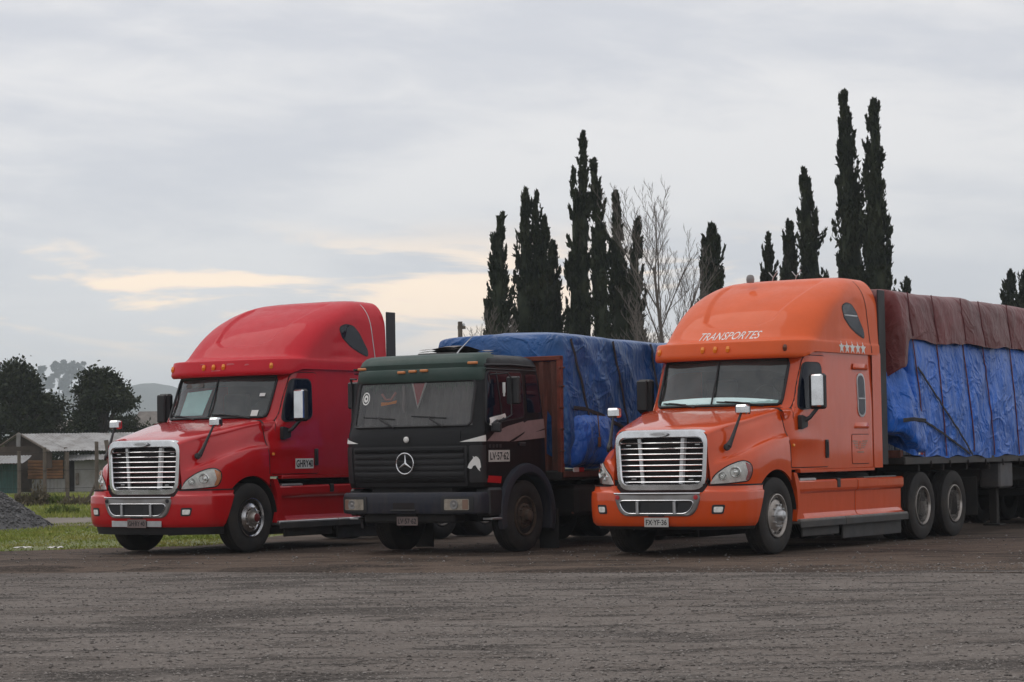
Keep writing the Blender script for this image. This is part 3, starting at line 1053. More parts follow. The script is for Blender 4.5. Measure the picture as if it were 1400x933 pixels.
    # --- marker lights on the visor
    for i, x in enumerate((-1.0, -.20, 0, .20, 1.0)):
        h = RB.ray_cast(V3((x, -2, 2.85)), V3((0, 1, 0)))
        y = h[0].y
        b = MB()
        b.tube([V3((x - .012, y + .012, 2.885)), V3((x, y - .006, 2.875)), V3((x + .003, y - .018, 2.845)), V3((x - .002, y - .012, 2.815)), V3((x - .01, y + .01, 2.80))], [.010, .026, .032, .028, .010], 8)
        o = b.build('marker_light', M['dull_amber'] if (og and i == 4) else M['amber'], root)
        if og and i == 4:
            o['label'] = 'dark dead marker light'
    # --- grille: chrome surround, slats, dividers, badge
    gr = empty('grille', (0, 0, 0), 0, root)
    fr_ = MB()
    bow = .055
    fr_.ring([rr_loop(.740, .690, 1.708, .882, .20, -1.055, bow), rr_loop(.740, .690, 1.711, .879, .20, -1.10, bow), rr_loop(.720, .670, 1.692, .896, .185, -1.135, bow),
              rr_loop(.662, .620, 1.612, .962, .12, -1.138, bow), rr_loop(.644, .604, 1.594, .978, .105, -1.118, bow), rr_loop(.640, .601, 1.590, .982, .10, -1.06, bow)])
    fr_.build('grille_frame', M['chrome'], gr, angle=40)
    bk = MB(); bk.prism([(p.x, p.z) for p in rr_loop(.66, .62, 1.61, .96, .06)], lambda u, v: (u, -1.045 + bow * (u / .7) ** 2, v), (0, .02, 0)); bk.build('radiator_screen', M['seam'], gr)
    for k in range(8):
        z = 1.003 + k * .0755
        hw = .600 + (.640 - .600) * (z - .98) / .61 + .01
        s = MB()
        xs = np.linspace(-hw, hw, 13)
        s.grid([[V3((x, -1.092 + bow * (x / .7) ** 2 + dy, z + dz)) for x in xs] for dy, dz in ((.035, -.003), (0, -.0078), (-.006, 0), (0, .0078), (.035, .003))])
        s.build('slat', M['chrome'], gr)
    for sg in (-1, 1):
        s = MB()
        for (x0, z0), (x1, z1) in ((((.335), 1.59), ((.290), .978)),):
            b_ = bow * (.31 / .7) ** 2
            s.add([V3((sg * (x0 - .026), -1.088 + b_, z0)), V3((sg * (x0 + .026), -1.088 + b_, z0)), V3((sg * (x1 + .026), -1.088 + b_, z1)), V3((sg * (x1 - .026), -1.088 + b_, z1)),
                   V3((sg * (x0 - .022), -1.055 + b_, z0)), V3((sg * (x0 + .045), -1.055 + b_, z0)), V3((sg * (x1 + .045), -1.055 + b_, z1)), V3((sg * (x1 - .022), -1.055 + b_, z1))],
                  [(0, 1, 2, 3), (0, 1, 5, 4), (1, 2, 6, 5), (2, 3, 7, 6), (3, 0, 4, 7)])
        s.build('divider', M['satin'], gr, smooth=False)
    bdg = MB()
    el_ = lambda a, b: [(a * math.cos(t), 1.648 + b * math.sin(t)) for t in np.linspace(0, 2 * PI, 24, endpoint=False)]
    bdg.prism(el_(.135, .034), lambda u, v: (u, -1.152, v), (0, .03, 0)); bdg.build('badge', M['chrome'], gr)
    bdg = MB(); bdg.prism(el_(.11, .020), lambda u, v: (u, -1.155, v), (0, .008, 0)); bdg.build('badge_plate', M['satin'], gr)
    for x, z in ((-.52, 1.505), (.54, 1.505), (-.44, 1.045), (.44, 1.035)):
        s = MB(); s.box((x, -1.075 + bow * (x / .7) ** 2, z), (.07, .02, .018), .004); s.build('grille_clip', M['satin'], gr)
    # --- headlights: laid on the fender's rounded nose
    for sg in (1, -1):
        d = V3((-.55 * sg, .835, 0)).normalized()
        ex = V3((.835 * sg, .55, 0)).normalized()
        fr = (V3((0, 0, 0)), ex, V3((0, 0, 1)), d)
        def q(x, y):
            return ex.x * sg * x + ex.y * y
        a = [(q(.70, -1.03), .972), (q(.80, -1.04), 1.095), (q(.94, -.96), 1.205), (q(1.06, -.85), 1.262), (q(1.125, -.77), 1.272), (q(1.165, -.68), 1.22), (q(1.17, -.68), 1.12), (q(1.15, -.74), 1.012), (q(.95, -.92), .985)]
        out = rpoly(a, [.03, .06, .08, .08, .05, .05, .06, .05, .1], 5)
        s = MB(); decal(s, inset(out, -.016), fr, HB, .006, .02, .05); ho = s.build('headlight', M['seam'], root)
        s = MB(); decal(s, out, fr, HB, .012, .01, .04); s.build('reflector', M['reflector'], ho)
        am = rpoly([(q(1.118, -.775), 1.262), (q(1.165, -.68), 1.215), (q(1.17, -.68), 1.12), (q(1.15, -.735), 1.02), (q(1.115, -.78), 1.015), (q(1.14, -.74), 1.12)], .02, 3)
        s = MB(); decal(s, am, fr, HB, .016, .004, .04); s.build('side_marker', M['red_lens'] if og else M['amber'], ho)
        for (x, y, z, r) in ((1.02, -.89, 1.125, .078), (.88, -1.0, 1.075, .058)):
            u = q(x, y)
            h = HB.ray_cast(ex * u + V3((0, 0, z)) - d * 3, d)
            p = h[0] if h[0] is not None else V3((sg * x, y, z))
            b = MB(); b.lathe([(r, .0), (r * .98, .024), (r * .86, .028), (r * .80, .018), (r * .45, .006), (r * .34, .010), (r * .30, .024), (.0001, .03)], p - d * .008, -d, 22)
            b.build('lamp_bowl', M['bulb'], ho)
        s = MB(); decal(s, inset(out, .002), fr, HB, .046, .03, .05); s.build('lens', M['lens'], ho, face=-d)
    # --- bumper inset, fog lights, plate
    def bp_pt(x, z, off):
        h = BB.ray_cast(V3((x, -3, z)), V3((0, 1, 0)))
        return V3((x, (h[0].y if h[0] is not None else -1.2) - off, z))
    lo = lambda t, b, zt, zb, r, off: [bp_pt(p.x, p.z, off) for p in rr_loop(t, b, zt, zb, r)]
    ins = MB()
    ins.ring([lo(.685, .565, .858, .545, .13, .0), lo(.680, .56, .856, .55, .13, .022), lo(.672, .552, .850, .556, .12, .028), lo(.600, .490, .762, .578, .10, .026), lo(.590, .480, .756, .586, .10, .016)])
    ins.build('bumper_inset', M['dull_grey'], bp, angle=45)
    lipc = MB(); lipc.tube([bp_pt(x, .852, .026) for x in np.linspace(-.66, .66, 15)], .012, 6); lipc.build('inset_trim', M['chrome'], bp)
    lipc = MB(); tp_ = lo(.596, .486, .759, .582, .10, .028); lipc.tube(tp_ + tp_[:1], .008, 5, cap=False); lipc.build('inset_trim', M['chrome'], bp)
    gk = MB(); gk.box((0, -1.075, .90), (1.38, .03, .16), .004); gk.build('bumper_gap', M['seam'], bp)
    ib = MB(); pl = lo(.60, .49, .765, .575, .10, .018); ib.add(pl, [tuple(range(len(pl)))]); ib.build('lower_screen', M['plastic'], bp)
    for sg in (-1, 1):
        s = MB(); pts = [bp_pt(sg * .285, z, .026) for z in (.745, .575)]; s.tube(pts, .024, 6); s.build('screen_post', M['satin'], bp)
        s = MB(); p = bp_pt(sg * .60, .80, .026); s.lathe([(.032, 0), (.030, .012), (.0001, .013)], p, (0, -1, 0), 16); s.build('inset_light', M['red_lens'] if og else M['plastic'], bp)
        # fog light on the rounded corner
        frf = (V3((0, 0, 0)), V3((sg, 0, 0)), V3((0, 0, 1)), V3((0, 1, 0)))
        fo = rpoly([(.80, .575), (.955, .575), (.985, .70), (.815, .70)], .03, 4)
        s = MB(); decal(s, fo, frf, BB, .006, .012, .04); f = s.build('fog_light', M['plastic'], root)
        fi = rpoly([(.835, .598), (.945, .598), (.96, .672), (.84, .672)], .02, 4)
        s = MB(); decal(s, fi, frf, BB, .014, .008, .04); s.build('fog_lens', M['reflector'], f)
    s = MB(); s.box((0, -1.222, .655), (.22, .03, .17), .008); s.build('tow_hatch', M['plastic'], bp)
    s = MB(); s.box((0, -1.235, .555), (.24, .04, .03), .006); s.build('plate_bracket', M['plastic'], bp)
    lip = MB()
    rows = []
    for z, sc, dy in ((.425, .985, .03), (.30, .965, .055), (.295, .93, .09)):
        h = bumper_contour(.42)
        if og and z < .42: z = z + .07
        rows.append([V3((-x * sc, y + dy, z)) for x, y in h[:0:-1]] + [V3((x * sc, y + dy, z)) for x, y in h])
    lip.grid(rows); lip.build('bumper_valance', M['dark'] if og else M['plastic'], root)
    pz = .465
    if not og:
        s = MB(); s.box((-.02, -1.222, .46), (.98, .012, .09), .004); s.build('bumper_strip', M['satin'], bp)
    s = MB(); s.box((0, -1.242, pz), (.37, .008, .125), .003)
    po = s.build('license_plate', M['plate_white'] if og else M['plate_dirty'], root)
    s = MB()
    VF = scale_shape(text_shape('FX·YF·36' if og else 'GH·RY·40', .1, bold=.002), .32, .075)
    s.add([(u, -1.2475, w + pz) for u, w in VF[0]], VF[1]); s.build('plate_text', M['ink'], po, smooth=False)
    # --- door mirrors and hood mirrors
    for sg in (1, -1):
        mi = MB(); mi.box((sg * 1.375, 1.00, 2.225), (.235, .13, .50), .045); mo = mi.build('mirror', M['plastic'], root)
        c = MB(); c.box((sg * 1.395, .93, 2.235), (.175, .075, .45), .03); c.build('mirror_cover', M['chrome'] if sg > 0 else M['plastic'], mo)
        a = MB(); a.tube([V3((sg * 1.21, .82, 1.80)), V3((sg * 1.30, .88, 1.86)), V3((sg * 1.37, 1.0, 2.0))], [.038, .028, .026], 8)
        a.prism(rpoly([(.70, 1.69), (.90, 1.73), (.90, 1.86), (.70, 1.90)], .03), lambda u, v: (sg * 1.20, u, v), (sg * .06, 0, 0))
        a.build('mirror_arm', M['plastic'], mo)
        hm = MB(); hm.box((sg * 1.0, -.60, 1.965), (.19, .11, .135), .04); ho = hm.build('hood_mirror', M['chrome'], root)
        a = MB(); a.tube([V3((sg * .92, -.88, 1.47)), V3((sg * .94, -.82, 1.56)), V3((sg * .985, -.66, 1.86)), V3((sg * .995, -.61, 1.95))], [.045, .028, .016, .016], 8)
        a.lathe([(.05, 0), (.045, .03), (.0001, .04)], V3((sg * .905, -.90, 1.46)), (sg * .8, -.5, .2), 12)
        a.build('hood_mirror_arm', M['plastic'], ho)
        b = MB(); b.box((sg * 1.005, -.555, 1.965), (.175, .06, .125), .025); b.build('hood_mirror_back', M['red_lens'] if sg < 0 else M['plastic'], ho)
    # --- steps, tank fairings
    for sg in (1, -1):
        sf = empty('side_fairing', (0, 0, 0), 0, root)
        rows = []
        prof = [(1.06, .985), (1.19, .985), (1.215, .96), (1.215, .86), (1.205, .83), (1.165, .80), (1.16, .52), (1.185, .47), (1.245, .44), (1.25, .40), (1.05, .40)]
        ys = [.62, .70, .80, 1.2, 1.24, 2.0, 2.6, 2.95]
        def pr(y, f):
            o = []
            for x, z in prof:
                zz = z
                if z > .9 and y < 1.22 and y > .78: zz = z - .0
                o.append(V3((sg * (x - f), y, zz)))
            return o
        p = MB(); p.grid([pr(.64, .05), pr(.66, .01), pr(.70, 0), pr(1.3, 0), pr(2.0, 0), pr(2.63, 0), pr(2.64, .012)]); p.f.append(tuple(range(len(prof))))
        p.build('fairing_panel', P, sf, angle=14)
        p = MB(); p.grid([pr(2.665, .012), pr(2.675, 0), pr(3.4, 0), pr(4.3, 0), pr(4.36, .01), pr(4.40, .06)]); p.build('fairing_panel', P, sf, angle=14)
        # front post of the fairing behind the wheel arch
        fp = MB()
        ar = [(.60 + .02 * k, 0) for k in range(2)]
        outl = [(.50, 1.10), (.60, 1.09), (.68, .96), (.74, .55), (.82, .46), (.82, .42), (.56, .42), (.62, .60), (.60, .85)]
        fp.prism(rpoly(outl, .02, 3), lambda u, v: (sg * 1.14, u, v), (sg * .075, 0, 0)); fp.build('fairing_post', P, sf, smooth=False)
        s = MB(); s.box((sg * 1.10, 1.0, .992), (.20, .52, .035), .01)
        for k in range(9):
            s.box((sg * 1.10, .78 + k * .055, 1.012), (.18, .018, .010), .002)
        s.build('upper_step', M['satin'], sf)
        s = MB(); s.box((sg * 1.14, 3.5, .992), (.12, 1.2, .02), .006); s.build('upper_step', M['grey_step'], sf)
        for y0, y1 in ((.58, 2.08), (2.09, 4.36)):
            s = MB(); s.box((sg * 1.185, (y0 + y1) / 2, .415), (.17, y1 - y0, .07), .015); s.build('lower_step', M['grey_step'] if og else M['satin'], sf)
            s = MB(); s.box((sg * 1.265, (y0 + y1) / 2, .375), (.02, y1 - y0, .09), .006); s.build('step_edge', M['plate_grey'], sf)
        for y0, y1, z0 in ((.80, 2.02, .20), (2.16, 4.28, .125)):
            s = MB(); s.box((sg * 1.17, (y0 + y1) / 2, (z0 + .375) / 2), (.03, y1 - y0, .375 - z0), .008); s.build('skirt_plate', M['plate_grey'], sf)
        s = MB(); s.box((sg * 1.20, 1.98, .93), (.05, .11, .13), .01); s.build('fairing_clip', M['plastic'], sf)
    # --- chassis
    ch = MB()
    for sx in (-.43, .43):
        ch.box((sx, 3.0, .82), (.09, 8.0, .27), .01)
    ch.box((0, -.2, .75), (1.5, 1.5, .5), .05)
    ch.box((0, 0, .50), (2.0, .12, .14), .03)
    ch.box((0, 2.2, .78), (1.9, 3.0, .55), .05)
    ch.box((0, 3.2, 1.03), (1.4, .5, .16), .03)
    ch.box((0, -.87, .80), (1.3, .3, .5), .03)
    for y in (5.08, 6.40):
        ch.box((0, y, .52), (1.7, .16, .16), .04); ch.lathe([(.0001, -.2), (.2, -.12), (.22, 0), (.2, .12), (.0001, .2)], (0, y, .52), (0, 1, 0), 16)
    ch.box((0, 5.5, 1.10), (.95, 1.0, .12), .04)
    ch.box((0, 3.34, 2.2), (2.2, .02, 1.9), .005)
    ch.build('chassis', M['dark'], root)
    # inner wheel arches
    for sg in (1, -1):
        a = MB(); rows = []
        for t in np.linspace(-.15, PI + .15, 20):
            rows.append([V3((sg * 1.19, .62 * math.cos(t), .52 + .62 * math.sin(t))), V3((sg * .72, .62 * math.cos(t), .52 + .62 * math.sin(t)))])
        a.grid(rows); a.build('wheel_arch', M['dark'], root)
    rim_f = M['steel_rim'] if og else M['chrome']
    hub_f = M['satin'] if og else M['steel_rim']
    fw_ = front_wheel(root, (1.20, 0, .52), rim_f, hub_f)
    if not og:
        hc_ = MB(); hc_.lathe([(.068, .06), (.064, .104), (.04, .116), (.0001, .118)], (0, 0, 0), (1, 0, 0), 20); hc_.build('hub_cap', M['hub_red'], fw_)
    front_wheel(root, (-1.20, 0, .52), rim_f, hub_f, True)
    for y in (5.08, 6.40):
        dual_wheel(root, (1.22, y, .52), M['steel_rim'])
        dual_wheel(root, (-1.22, y, .52), M['steel_rim'], True)
    for sg in (1, -1):
        mf = MB(); mf.box((sg * 1.03, 7.05, .62), (.62, .015, .62), .004); mf.build('mud_flap', M['dark'], root)
    # side turn lamp
    s = MB(); s.box((1.225, .50, 1.475), (.03, .05, .04), .01); s.build('turn_lamp', M['amber'], root)
    if og:
        # lettering, stars, winged sign
        tx = MB()
        V, F = text_shape('TRANSPORTES', .2, shear=.32, bold=.0, spacing=1.0)
        VF = scale_shape((V, F), .97, .115, (.0, 3.06))
        lay_shape(tx, VF, FRONT(), RB, .004, .06); tx.build('roof_lettering', M['white_vinyl'], root, smooth=False)
        st = MB()
        for k in range(5):
            decal(st, star_poly((2.14 + k * .19, 2.885), .10), SIDE(), RB, .004, 0, .5)
        st.build('roof_stars', M['white_vinyl'], root, smooth=False)
        wg = MB()
        for sg in (-1, 1):
            for k in range(4):
                w = .27 - .055 * k; z = 1.515 - .032 * k
                decal(wg, [(2.735 + sg * .075, z), (2.735 + sg * .075, z + .016), (2.735 + sg * (.075 + w * .75), z + .020), (2.735 + sg * (.075 + w * .70), z)], SIDE(), CB, .011, 0, .5)
        for k in range(14):
            a0, a1 = 2 * PI * k / 14, 2 * PI * (k + 1) / 14
            c = (2.735, 1.46)
            decal(wg, [(c[0] + .05 * math.cos(a0), c[1] + .065 * math.sin(a0)), (c[0] + .05 * math.cos(a1), c[1] + .065 * math.sin(a1)), (c[0] + .036 * math.cos(a1), c[1] + .05 * math.sin(a1)), (c[0] + .036 * math.cos(a0), c[1] + .05 * math.sin(a0))], SIDE(), CB, .011, 0, .5)
        decal(wg, [(2.63, 1.355), (2.86, 1.355), (2.86, 1.375), (2.63, 1.375)], SIDE(), CB, .011, 0, .5)
        wg.build('winged_emblem', M['grey_vinyl'], root, smooth=False)
        a = MB(); a.lathe([(.055, -.02), (.062, .03), (.056, .07), (.036, .095), (.0001, .102)], (-.30, 2.32, 3.93), (0, 0, 1), 16); a.build('roof_dome', M['dull_grey'], root)
        for x, y in ((-.25, 2.95), (.1, 3.02)):
            a = MB(); a.tube([V3((x, y, 3.95)), V3((x + .02, y, 4.02)), V3((x + .10, y, 4.12))], .008, 5); a.tube([V3((x + .02, y, 4.02)), V3((x - .05, y, 4.10))], .008, 5); a.build('aerial', M['satin'], root)
    else:
        s = MB(); decal(s, [(1.06, 1.245), (1.49, 1.245), (1.49, 1.40), (1.06, 1.40)], SIDE(), CB, .016, .005, .3); so = s.build('door_sign', M['white_vinyl'], root)
        VF = scale_shape(text_shape('GHRY40', .12, bold=.003), .40, .115, (1.275, 1.322))
        tx = MB(); lay_shape(tx, VF, SIDE(), CB, .0185, .1); tx.build('door_sign_text', M['ink'], so, smooth=False)
        # filler patches on the faded visor
        fp = MB()
        for x, z, w, h in ((.32, 2.885, .16, .03), (.62, 2.87, .09, .03), (.05, 2.79, .2, .025), (-.25, 2.90, .1, .02)):
            decal(fp, rpoly([(x - w / 2, z - h / 2), (x + w / 2, z - h / 2 + .01), (x + w / 2 - .02, z + h / 2), (x - w / 2 + .02, z + h / 2)], .02), FRONT(), RB, .002, 0)
        fp.build('paint_scuff', mat('scuffed_pink_primer', (0.52, 0.09, 0.10), 0.7, var=.2), root)
    return root

RZ = -R(32.6)
orange = make_tractor('orange', (2.573, 31.751, 0), RZ)
tag(orange, 'orange semi truck with white roof lettering, chrome grille and stars on its side', 'truck', 'parked lorries')
red = make_tractor('red', (-4.985, 35.15, 0), RZ)
tag(red, 'red semi truck with chrome grille and amber roof lights parked beside the grass', 'truck', 'parked lorries')

# ------------------------------------------------------------------ black cab-over lorry
def bk_contour(z):
    yf = lerp_tab(z, [.95, 1.05, 1.5, 1.74, 1.80, 2.5, 2.72, 2.80, 2.86], [-1.20, -1.235, -1.25, -1.23, -1.20, -1.035, -.98, -.93, -.80])
    hw = lerp_tab(z, [.95, 1.6, 1.8, 2.5, 2.72, 2.80, 2.86], [1.19, 1.20, 1.195, 1.155, 1.13, 1.09, .98])
    yr = lerp_tab(z, [.95, 1.9, 2.72, 2.80, 2.86], [.66, .60, .50, .46, .36])
    d, n = .24, 4.2
    P = []
    for k in range(25):
        a = (k / 24) * PI / 2
        P.append((hw * math.sin(a) ** (2 / n), yf + d * (1 - max(0, math.cos(a)) ** (2 / n)) + .05 * math.sin(a) ** 2))
    y0 = P[-1][1]
    for k in range(1, 13):
        P.append((hw, y0 + (yr - .06 - y0) * k / 12))
    P += [(hw - .015, yr - .02), (hw - .06, yr), (0, yr)]
    return P
BK_Z = [.95, 1.0, 1.1, 1.25, 1.4, 1.5, 1.6, 1.7, 1.74, 1.80, 1.84, 1.95, 2.05, 2.15, 2.25, 2.35, 2.45, 2.5, 2.58, 2.66, 2.72, 2.77, 2.80, 2.83, 2.85, 2.86]
def bk_mb(full=False):
    rows = []
    for z in BK_Z:
        h = bk_contour(z)
        row = []
        for x, y in [(-x, y) for x, y in h[:0:-1]] + h[:-1]:
            zz = z
            if z < 1.2 and abs(y - 0) < .64 and abs(x) > .8:
                zz = max(z, .52 + math.sqrt(max(0, .64**2 - y * y)) - .0) if z < 1.16 else z
            row.append(V3((x, y, zz)))
        rows.append(row)
    n = len(rows[0]); mid = len(bk_contour(2.0)) - 1
    def skip(i, j):
        jj = j % n
        return (not full) and 1.83 < BK_Z[i] < 2.48 and (mid - 13 <= jj < mid + 13)
    mb = MB().grid(rows, skip=skip, closed=True)
    mb.f.append(tuple(len(mb.v) - n + i for i in range(n)))
    return mb
def make_cabover(loc, rz):
    root = empty('flatbed_truck', loc, rz)
    BP = M['black_paint']
    CB = bk_mb(True).bvh()
    bk_mb().build('cab', BP, root, angle=45)
    def fpt(x, z, off):
        h = CB.ray_cast(V3((x, -4, z)), V3((0, 1, 0)))
        return V3((x, (h[0].y if h[0] is not None else -1.1) - off, z))
    # windscreen
    zl = [1.835, 1.95, 2.05, 2.15, 2.25, 2.35, 2.45, 2.485]
    rows = []
    for z in zl:
        h = bk_contour(z)[:14]
        r = [V3((x, y - .003, z)) for x, y in h]
        rows.append([V3((-p.x, p.y, p.z)) for p in r[:0:-1]] + r)
    MB().grid(rows).build('windscreen', M['glass_dusty'], root, face=(0, -1, .2))
    xm = bk_contour(2.1)[13][0]
    def wsp(x, z, off=.008):
        h = CB.ray_cast(V3((x, -4, z)), V3((0, 1, 0)))
        return V3((x, h[0].y - off, z))
    sm = MB()
    e = [(x, 1.835) for x in np.linspace(-xm + .05, xm - .05, 15)] + [(xm - .01, 1.88)] + [(xm - .01, z) for z in np.linspace(2.0, 2.4, 5)] + [(xm - .03, 2.475)] + [(x, 2.485) for x in np.linspace(xm - .08, -xm + .08, 15)] + [(-xm + .03, 2.475)] + [(-xm + .01, z) for z in np.linspace(2.4, 2.0, 5)] + [(-xm + .01, 1.88)]
    sm.tube([wsp(x, z, .004) for x, z in e + e[:1]], .022, 6, cap=False); sm.build('windscreen_seal', M['plastic'], root)
    # interior: curtain, fringe, pennant, dash
    it = MB(); it.box((0, -.70, 1.74), (2.1, .5, .16), .04); it.build('dashboard', M['interior_grey'], root)
    it = MB()
    rows = []
    for k in range(121):
        x = -1.08 + 2.16 * k / 120
        x *= .93
        rows.append([wsp(x, z, -.16 - .025 * math.sin(k * .8 + z)) for z in (1.84, 2.0, 2.2, 2.47)])
    it.grid(rows); it.build('cab_curtain', mat('grey_curtain', (.17, .165, .16), .9, var=.15, vscale=3), root)
    fr = MB()
    for k in range(60):
        x = -.96 + 1.92 * k / 59
        dz = .05 + .06 * rng.random() + (.05 if k % 7 == 0 else 0)
        p0 = wsp(x, 2.47, -.05); p1 = wsp(x + .004, 2.47 - dz, -.05)
        fr.add([p0 + V3((-.016, 0, 0)), p0 + V3((.016, 0, 0)), p1 + V3((.006, 0, 0)), p1 + V3((-.006, 0, 0))], [(0, 1, 2, 3)])
    fr.build('tassel_fringe', mat('pale_green_fringe', (.10, .16, .11), .9, var=.5, vscale=30), root)
    for x, w, h, m_ in ((.07, .24, .36, 'rust_red'),):
        s = MB(); a = [(x - w / 2, 2.47), (x + w / 2, 2.47), (x + .02, 2.47 - h)]
        s.add([wsp(u, w_, -.014) for u, w_ in a], [(0, 1, 2)]); po = s.build('pennant', mat('dusty_red_pennant', (.42, .05, .06), .8), root)
        s = MB(); s.tube([wsp(a[0][0], a[0][1], -.02), wsp(a[2][0], a[2][1], -.02), wsp(a[1][0], a[1][1], -.02)], .016, 5); s.build('pennant_edge', mat('white_fringe', (.82, .79, .76), .9), po)
    s = MB(); s.tube([wsp(-.58, 2.32, -.02), wsp(-.50, 2.235, -.02), wsp(-.40, 2.24, -.02), wsp(-.33, 2.34, -.02)], .018, 5); s.build('hanging_garland', mat('faded_pink_garland', (.62, .25, .22), .9), root)
    s = MB(); pts = [(-.57, 2.145), (-.30, 2.18), (-.29, 2.225), (-.44, 2.20), (-.58, 2.20)]
    s.add([wsp(u, w, -.014) for u, w in pts], [tuple(range(5))]); s.build('orange_decoration', mat('orange_felt', (.85, .27, .02), .8), root)
    s = MB()
    for sgx in (-.2,):
        s.tube([wsp(-.22, 2.44, -.04), wsp(-.19, 2.30, -.04), wsp(-.18, 2.16, -.04), wsp(-.16, 2.04, -.04)], [.02, .025, .03, .012], 6)
    s.build('hanging_charm', mat('dusty_charm', (.30, .26, .25), .9), root)
    # round sticker top-left of the glass
    s = MB()
    for r0, r1 in ((.075, .095), (.02, .055)):
        lo_ = [wsp(-.86 + r1 * .8 * math.cos(a), 2.26 + r1 * math.sin(a), .006) for a in np.linspace(0, 2 * PI, 24, endpoint=False)]
        li = [wsp(-.86 + r0 * .8 * math.cos(a), 2.26 + r0 * math.sin(a), .006) for a in np.linspace(0, 2 * PI, 24, endpoint=False)]
        s.ring([lo_, li])
    s.build('round_sticker', M['white_vinyl'], root, smooth=False)
    # wipers
    for x0, x1, xa in ((-.28, -.86, -.36), (.62, .02, .50)):
        wp = MB()
        wp.tube([wsp(xa + .10, 1.825, .03), wsp((xa + x1) / 2 + .12, 1.93, .045), wsp((x0 + x1) / 2, 1.975, .03)], [.016, .012, .008], 6)
        wp.tube([wsp(x0, 1.945, .014), wsp(x1, 1.985, .014)], .012, 5)
        wp.build('wiper', M['plastic'], root)
    # green roof deflector
    gd = MB(); rows = []
    for z, f, hw in ((2.475, .02, 1.10), (2.48, .085, 1.125), (2.50, .10, 1.13), (2.60, .10, 1.125), (2.655, .095, 1.12), (2.668, .085, 1.115), (2.675, .06, 1.105), (2.74, .078, 1.10), (2.80, .048, 1.08), (2.85, -.005, 1.05), (2.878, -.09, 1.02), (2.892, -.24, .98), (2.897, -.42, .93)):
        row = []
        yf = -.98 - f
        for k in range(21):
            a = k / 20 * PI / 2
            n = 3.6
            x = hw * math.sin(a) ** (2 / n); y = yf + .30 * (1 - max(0, math.cos(a)) ** (2 / n))
            row.append((x, y))
        row += [(hw + .005, yf + .30 + (-.58 - yf - .30) * k / 3) for k in (1, 2, 3)]
        rows.append([V3((-x, y, z)) for x, y in row[:0:-1]] + [V3((x, y, z)) for x, y in row])
    gd.grid(rows); gd.build('roof_deflector', M['green_paint'], root, angle=40)
    GB = gd.bvh()
    for x, z in ((-.98, 2.70), (-.20, 2.625), (0, 2.635), (.20, 2.640), (.98, 2.73)):
        h = GB.ray_cast(V3((x, -4, z)), V3((0, 1, 0)))
        y = h[0].y if h[0] is not None else -1.0
        s = MB(); s.box((x, y - .012, z), (.13 if abs(x) < .5 else .16, .05, .038), .014); s.build('marker_light', mat('faded_amber', (.62, .22, .07), .5) if 'faded_amber' not in MATS else MATS['faded_amber'], root)
    # roof hatch lying on top
    hm = MB(); hm.grid([[V3((x, y, 2.935 + .06 * math.cos((x - .1) * 2.2) + .03 * math.sin((y + .45) * 5.5) + .012 * math.sin(9 * x))) for x in np.linspace(-.34, .30, 9)] for y in np.linspace(-.45, .62, 10)])
    ob_ = hm.v[:]; hm.add([(x, y, z - .03) for x, y, z in ob_], [tuple(reversed(f)) for f in hm.f])
    hm.build('roof_hatch', mat('weathered_hatch', (.17, .145, .135), .7, var=.5, vscale=3), root)
    hm = MB(); hm.box((-.02, .08, 2.895), (.66, 1.1, .06), .02); hm.build('hatch_frame', M['plastic'], root)
    hm = MB(); hm.tube([V3((.40, -.55, 2.87)), V3((.43, -.50, 2.95)), V3((.62, -.35, 3.20))], [.02, .012, .004], 5); hm.build('aerial', M['satin'], root)
    # front flap, ribbed grille, star
    s = MB(); decal(s, rpoly([(-.88, 1.575), (.90, 1.575), (.90, 1.775), (-.88, 1.775)], .025), FRONT(), CB, .014, .016, .08); s.build('front_flap', BP, root)
    gp = empty('grille', (0, 0, 0), 0, root)
    s = MB(); decal(s, rpoly([(-.98, .97), (.98, .97), (1.0, 1.545), (-1.0, 1.545)], .03), FRONT(), CB, .010, .012, .08); s.build('grille_panel', M['plastic'], gp)
    for k in range(6):
        z = 1.06 + k * .085
        s = MB()
        xs = np.linspace(-.96, .96, 17)
        s.grid([[fpt(x, z + dz, o) for x in xs] for dz, o in ((-.036, .010), (-.030, .026), (.0, .034), (.026, .030), (.034, .010))])
        s.build('slat', BP if k in (0, 5) else M['plastic'], gp)
    for x0, x1, z0, z1 in ((-.98, -.52, 1.34, 1.40), (.30, .62, 1.16, 1.22)):
        pass
    sr = MB()
    c = V3((0, -1.315, 1.30)); r = .150
    ringp = [c + V3((r * math.cos(a), 0, r * math.sin(a))) for a in np.linspace(0, 2 * PI, 33)]
    sr.tube(ringp, .011, 6, cap=False)
    for k in range(3):
        a = PI / 2 + k * 2 * PI / 3
        d = V3((math.cos(a), 0, math.sin(a))); pp = V3((-d.z, 0, d.x))
        sr.add([c + d * r, c + pp * .020 + d * .012, c - pp * .020 + d * .012, c + V3((0, -.014, 0)), c + d * r * .98 + V3((0, -.002, 0))], [(0, 1, 3), (0, 3, 2), (1, 2, 3)])
    sr.build('star_emblem', M['chrome'], root, smooth=False)
    s = MB(); s.lathe([(.045, 0), (.045, .012), (.03, .026), (.0001, .03)], (0, -1.27, 1.645), (0, -1, 0), 16); s.build('flap_badge', M['white_vinyl'], root)
